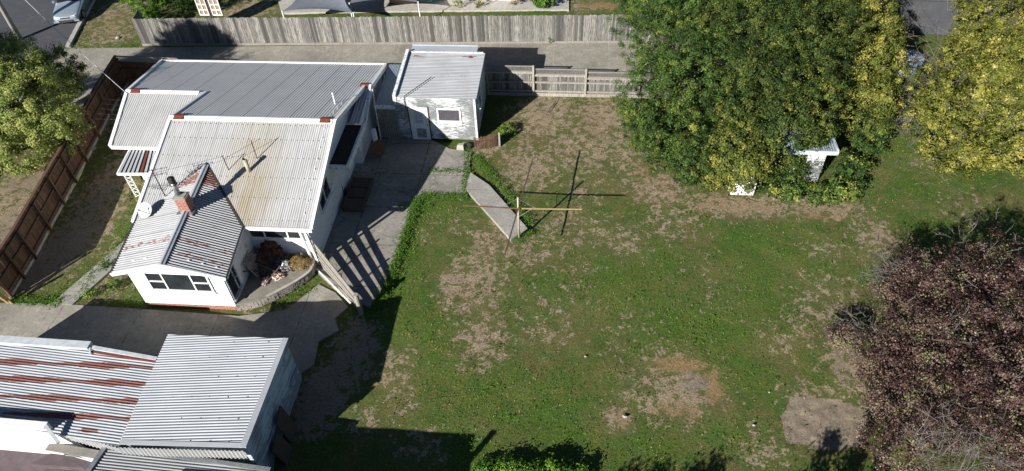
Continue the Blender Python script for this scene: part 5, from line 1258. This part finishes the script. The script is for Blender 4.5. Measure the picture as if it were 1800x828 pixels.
bl = [B_(1420, 338, .3, 1.4, .6, .4), B_(1480, 335, .35, .8, .6, .5), B_(1525, 240, .8, .9, .8, .9, t=-.3), B_(1500, 290, .4, .7, .7, .5, t=-.2), B_(1478, 325, .35, .8, .5, .5), B_(1505, 300, .4, .7, .8, .5, t=-.15), B_(1380, 320, .3, .7, .6, .4), B_(1330, 318, .3, .3, .3, .3), B_(1515, 262, .6, .6, .8, .8, t=-.2)]
root = empty('ground_ivy', tuple(G(1430, 330)), 'low glossy ivy mound spilling out of the hedge in front of the hut', 'ivy'); leaves('foliage', bl, 17000, .115, 'leaf_dark', root, clump=.2, tone=.12, tvar=.25)
# yellow tree
bl = [B_(1765, 60, 4.0, 2.5, 2.4, 2.3, t=.05), B_(1700, 160, 3.2, 2.2, 2.0, 2.1, t=.05), B_(1660, 215, 2.2, 1.5, 1.5, 1.6, t=.02), B_(1740, 225, 2.2, 2.0, 1.7, 1.9, t=.05), B_(1800, 130, 4, 2.6), B_(1810, 240, 2.2, 1.9, 1.8, 1.9), B_(1690, 275, 1.0, 1.1, .9, 1.0), B_(1780, -10, 4.5, 2.8), B_(1690, 110, 3.0, 1.2, t=-.15), B_(1650, 170, 2.2, 1.1, 1.0, 1.2, t=-.1)]
yt = tree('yellow_tree', 'large golden-yellow tree at the right edge above the lawn', 'tree', G(1730, 190), bl, 150000, .09, 'leaf_yellow', 3.5, .25, 9, 2.5, clump=.22, tone=-.05, tvar=.2)
twigs(yt, G(1620, 170, 1.6), 1.8, 70, 1.5, (-.5, 0, .35)); twigs(yt, G(1640, 110, 3.0), 1.6, 50, 1.4, (-.4, .1, .4)); twigs(yt, G(1720, 10, 5.5), 1.7, 50, 1.0, (0, 0, .6)); twigs(yt, G(1700, 215, 3.6), 2.6, 90, .6, (0, -.1, .6))
twigs(yt, G(1600, 225, .4), .9, 50, .8, (-.2, 0, .4))
# purple tree
bl = [B_(1700, 510, 2.6, 1.9, 1.6, 1.6), B_(1640, 500, 2.0, 1.3, 1.1, 1.2), B_(1760, 480, 2.6, 1.5, 1.3, 1.4), B_(1740, 620, 3.0, 2.1, 2.0, 2.0), B_(1660, 620, 2.3, 1.5, 1.4, 1.5, t=.05), B_(1640, 720, 1.9, 1.5, 1.4, 1.4, t=.05), B_(1720, 740, 2.6, 1.9, 1.8, 1.8), B_(1800, 560, 3.2, 1.9), B_(1800, 720, 3, 2), B_(1560, 715, 1.1, .75, .7, .7, 1.0), B_(1580, 590, 1.3, .8, .7, .7, 1.0), B_(1490, 592, .9, .9, .45, .35, 1.6, .1), B_(1560, 500, 1.2, .6, .4, .4, .6, .1), B_(1540, 640, 1.0, .8, .6, .6, 1.2, .08), B_(1600, 560, 1.8, 1.1, .9, .9, 2.5, .05), B_(1585, 520, 1.7, 1.0, .8, .8, 1.8), B_(1575, 625, 1.5, 1.0, .9, .9, 2.0, .03), B_(1560, 700, 1.1, .9, .8, .8, 1.5, .05), B_(1610, 470, 2.0, .9, .7, .7, 1.5), B_(1545, 770, .9, .6, .6, .6, .6, .05), B_(1590, 660, 1.5, .9, .8, .9), B_(1590, 480, 1.5, .8, .5, .5, .35), B_(1600, 790, 1.3, 1.1, 1, 1, 1.4)]
pt_ = tree('purple_tree', 'large dark purple-leaved plum tree in the lower right corner', 'tree', G(1690, 700), bl, 160000, .068, 'leaf_purple', 2.8, .2, 10, 2.4, clump=.26, tone=.12, tvar=.22, shell=.35)
twigs(pt_, G(1560, 475, 2.0), .7, 50, .9, (-.6, .1, .2)); twigs(pt_, G(1510, 585, 1.1), .7, 45, .8, (-.7, -.1, .1)); twigs(pt_, G(1690, 800, 3.6), 1.3, 110, 1.0, (-.2, -.3, .5)); twigs(pt_, G(1740, 450, 3.6), 1.6, 30, .7, (.1, .2, .5)); twigs(pt_, G(1700, 620, 3.8), 2.0, 30, .6, (0, 0, .7))
# shrubs along the bottom edge and a conifer just outside that throws a ragged shadow
bl = [B_(900, 828, .15, .75, .3, .25), B_(960, 830, .2, .8, .3, .28), B_(1010, 834, .15, .5, .25, .22), B_(860, 826, .12, .45, .25, .2)]
root = empty('low_shrub', tuple(G(940, 828)), 'low bright green shrubs along the middle of the bottom edge', 'shrub'); leaves('foliage', bl, 12000, .1, 'leaf_green', root, clump=.16, tone=.12)
def out_tree(u, v, hgt, name, label, rad, n, size=.12):
    p = G(u, v)-Vector((1.107, 1.632, 0))*hgt
    bl_ = [(p.x, p.y, hgt*.9, rad*.45, rad*.45, hgt*.14, 1), (p.x, p.y, hgt*.62, rad*.8, rad*.7, hgt*.25, 3), (p.x, p.y, hgt*.32, rad, rad, hgt*.3, 4)]
    tree(name, label, 'tree', (p.x, p.y, 0), bl_, n, size, 'leaf_dark', hgt*.6, .15, 6, rad*.6)
for (u, v, h_, rd) in ((1075, 812, 3.0, .5), (1130, 806, 3.2, .55), (1190, 804, 3.2, .55), (1225, 800, 3.0, .4)):
    out_tree(u+28, v+30, h_, 'boundary_shrub', 'boundary shrub below the lower edge, %s' % {1075: 'nearest the low green shrubs', 1130: 'second from the low green shrubs', 1190: 'third from the low green shrubs', 1225: 'farthest from the low green shrubs'}[u], rd, 6000)
for (u, v, h_, rd) in ((1468, 768, 3.4, .35), (1525, 760, 3.6, .35), (1545, 795, 3.2, .8)):
    out_tree(u, v, h_, 'young_tree', 'young tree beyond the lower edge casting the %s' % {1468: 'left feathery shadow', 1525: 'right feathery shadow', 1545: 'broad shadow below the soil plot'}[u], rd, 2500)

# small plants
def plant(u, v, r, h, n, mat, label, name='weed_clump', size=.08, tone=.1):
    root = empty(name, tuple(G(u, v)), label, 'plant'); c = G(u, v)
    mb = MB(); 
    for k in range(5): a = k*1.3; mb.tube([c, c+Vector((math.cos(a)*r*.5, math.sin(a)*r*.5, h))], [.012, .005], 4)
    mb.build('stem', 'bark', root); leaves('foliage', [(c.x, c.y, h*.6, r, r, h*.6)], n, size, mat, root, clump=.1, tone=tone, kd=20)
plant(830, 240, .22, .7, 500, 'leaf_green', 'leafy green weed growing against the shed corner above the pot')
plant(893, 232, .45, .35, 700, 'leaf_green', 'pale green vine sprawling beside the picket panel', tone=.3)
plant(968, 74, .22, .35, 300, 'leaf_green', 'small green weed at the foot of the long grey fence')
plant(805, 14, .35, .9, 700, 'leaf_olive', 'small green shrub left of the red-flowered one by the cream wall', name='garden_shrub')
plant(840, 12, .45, 1.1, 900, 'leaf_lime', 'yellow-green shrub in front of the cream neighbouring wall', name='garden_shrub')
plant(905, 10, .4, 1.1, 900, 'straw', 'orange-red shrub by the corner of the cream neighbouring wall', name='garden_shrub')
plant(955, 10, .8, 1.0, 2500, 'leaf_green', 'large bright green shrub at the right end of the cream wall', name='garden_shrub', size=.12)
plant(205, 505, .3, .25, 300, 'leaf_green', 'clump of green weeds beside the garden path before the front wing', tone=.1)
plant(160, 520, .22, .25, 200, 'leaf_green', 'white-flowered weed near the end of the garden path', tone=.5)
plant(240, 350, .4, .4, 500, 'leaf_lime', 'yellow-flowered plant at the foot of the white trellis post', tone=.2)
plant(187, 470, .18, .3, 160, 'leaf_green', 'dark leafy weed under the left eave of the front wing', tone=0)
# straw over the heap
c = P(525, 463); o = leaves('straw_wisps', [(c.x, c.y, pz+.1, .6, .38, .18)], 4500, .1, 'straw', None, clump=.13, asp=.16, kd=20, tone=.1); tag(o, 'loose golden straw wisps over the heap on the patio', 'straw', kind='stuff')

# grass: countless blades and flat weeds, denser where the lawn is lush
def grass():
    n = 380000
    x = rng.uniform(-27, 24, n); y = rng.uniform(9.2, 44, n)
    k = np.zeros(n)
    lu = blobs(x, y, LUSH); dr_ = blobs(x, y, DRY); di = blobs(x, y, DIRT); st_ = blobs(x, y, STRAW)
    lat = np.sin(x*1.7+np.sin(y*1.1)*2)*np.cos(y*1.9+np.sin(x*.9)*2)
    lat2 = np.sin(x*.55+2+np.sin(y*.4)*2)*np.cos(y*.5+np.sin(x*.45)*2)
    pr_ = .14+.5*lu+.12*lat+.16*lat2-.35*dr_-.6*di
    keep = rng.uniform(0, 1, n) < np.clip(pr_, .03, 1)
    keep &= ~inpoly(x, y, PLOT)
    for nm in ('driveway_back', 'driveway_front', 'yard_paving', 'garden_path', 'path_slab', 'road'):
        me = bpy.data.objects[nm].data; nv = len(me.vertices)//2
        keep &= ~inpoly(x, y, [me.vertices[i].co for i in range(nv)])
    for (a, b, c_, d) in ((-22.5, -9.7, 19.9, 32.7), (-17.5, -13.3, 17.1, 20), (-9, -4.7, 28.8, 33), (-14.5, -9.7, 9.9, 14.2), (-22.2, -14, 9, 14), (-13.5, -10.8, 17.0, 20)):
        keep &= ~((x > a) & (x < b) & (y > c_) & (y < d))
    x, y, lu, dr_, st_ = x[keep], y[keep], lu[keep], dr_[keep], st_[keep]; m_ = len(x)
    s = rng.uniform(.025, .06, m_)*(1+.5*lu); az = rng.uniform(0, 6.283, m_); tl = rng.uniform(.3, 1.25, m_)
    d = np.stack([np.cos(az)*np.sin(tl), np.sin(az)*np.sin(tl), np.cos(tl)], 1); sd = np.stack([-np.sin(az), np.cos(az), np.zeros(m_)], 1)
    b0 = np.stack([x, y, np.full(m_, -.02)], 1); w_ = (s*rng.uniform(.25, .5, m_))[:, None]; s = s[:, None]
    v = np.stack([b0-sd*w_*.4, b0+sd*w_*.4, b0+d*s*.6+sd*w_*.6, b0+d*s, b0+d*s*.6-sd*w_*.6], 1)
    v = v[:, [0, 1, 2, 3, 4]].reshape(-1, 3); f = np.arange(5*m_).reshape(m_, 5)
    big = np.sin(x*.9+np.sin(y*.7)*2+1)*np.cos(y*.8+np.sin(x*.6)*1.5)
    t = np.clip(.5+.13*big+rng.normal(0, .24, m_)+.10*lu+.35*dr_*(rng.uniform(0, 1, m_) < .6)+.3*st_+.3*(rng.uniform(0, 1, m_) < .04), 0, 1)
    o = npmesh('grass', v, f, 'grass_blades', t); tag(o, 'short patchy green and straw-coloured grass of the lawn', 'grass', kind='stuff')
grass()
def weeds():
    # tall rank weeds along the paving edges
    lines = [((735, 348), (686, 490), 1500), ((686, 490), (655, 560), 500), ((737, 346), (822, 346), 700), ((822, 262), (818, 345), 450), ((836, 275), (935, 395), 900), ((935, 408), (902, 424), 250), ((20, 528), (110, 532), 500), ((180, 533), (255, 540), 120),
             ((1075, 175), (1090, 172), 60), ((850, 260), (905, 235), 350), ((100, 83), (240, 82), 250), ((470, 545), (560, 500), 110), ((640, 290), (560, 500), 20), ((20, 520), (190, 210), 20), ((230, 400), (130, 530), 300), ((700, 335), (770, 340), 40), ((700, 362), (758, 366), 160), ((752, 300), (820, 303), 200)]
    P_ = []
    for a, b, n in lines:
        A2, B2 = G(*a), G(*b); t = rng.uniform(0, 1, n); c = np.array(A2)[None]*(1-t[:, None])+np.array(B2)[None]*t[:, None]
        nn = np.array([-(B2-A2).y, (B2-A2).x, 0]); nn /= np.linalg.norm(nn); c += nn*rng.normal(0, .13, n)[:, None]; P_.append(c)
    cl_ = np.concatenate(P_)
    # scattered clumps of clover over the lawn
    for _ in range(110):
        u, v = rng.uniform(650, 1500), rng.uniform(300, 828); c = np.array(G(u, v)); k = rng.integers(3, 16); P_.append(c+rng.normal(0, 1, (k, 3))*np.array([.24, .2, 0]))
    for _ in range(60):
        u, v = rng.uniform(100, 240), rng.uniform(290, 530)
        if u < 235-(v-290)*.6: continue
        c = np.array(G(u, v)); k = rng.integers(3, 16); P_.append(c+rng.normal(0, 1, (k, 3))*np.array([.24, .2, 0]))
    c = np.concatenate(P_); c = np.repeat(c, 3, 0)+rng.normal(0, .035, (len(c)*3, 3)); n = len(c)
    c[:, 2] = np.abs(c[:, 2])+rng.uniform(.0, .08, n)
    nm = rng.normal(0, .45, (n, 3))+[0, -.1, 1]; nm /= np.linalg.norm(nm, axis=1)[:, None]
    a = np.cross(nm, rng.normal(size=(n, 3))); a /= np.linalg.norm(a, axis=1)[:, None]; b = np.cross(nm, a); s = rng.uniform(.03, .07, n)[:, None]
    v = np.stack([c-a*s*.5, c-b*s*.35, c+a*s*.5, c+b*s*.35], 1).reshape(-1, 3)
    t = np.clip(rng.normal(.5, .22, n), 0, 1); o = npmesh('weeds', v, np.arange(4*n).reshape(n, 4), 'leaf_green', t)
    tag(o, 'low broad-leaved green weeds along paving edges and in the lawn', 'weeds', kind='stuff')
weeds()
def litter():
    n = 900; P_ = []
    for (u0, u1, v0, v1, k) in ((1100, 1500, 350, 420, 160), (1500, 1800, 240, 420, 220), (1350, 1560, 400, 620, 160), (650, 1400, 330, 828, 70), (120, 220, 10, 80, 30), (1400, 1560, 640, 800, 50)):
        for _ in range(k): P_.append(np.array(G(rng.uniform(u0, u1), rng.uniform(v0, v1))))
    c = np.array(P_); n = len(c); c[:, 2] = .02+rng.uniform(0, .03, n)
    nm = rng.normal(0, .3, (n, 3))+[0, 0, 1]; nm /= np.linalg.norm(nm, axis=1)[:, None]
    a = np.cross(nm, rng.normal(size=(n, 3))); a /= np.linalg.norm(a, axis=1)[:, None]; b = np.cross(nm, a); s = rng.uniform(.025, .055, n)[:, None]
    v = np.stack([c-a*s*.5, c-b*s*.3, c+a*s*.5, c+b*s*.3], 1).reshape(-1, 3)
    o = npmesh('fallen_leaves', v, np.arange(4*n).reshape(n, 4), 'litter', rng.uniform(0, 1, n)); tag(o, 'scattered fallen yellow leaves on the lawn', 'leaves', kind='stuff')
litter()
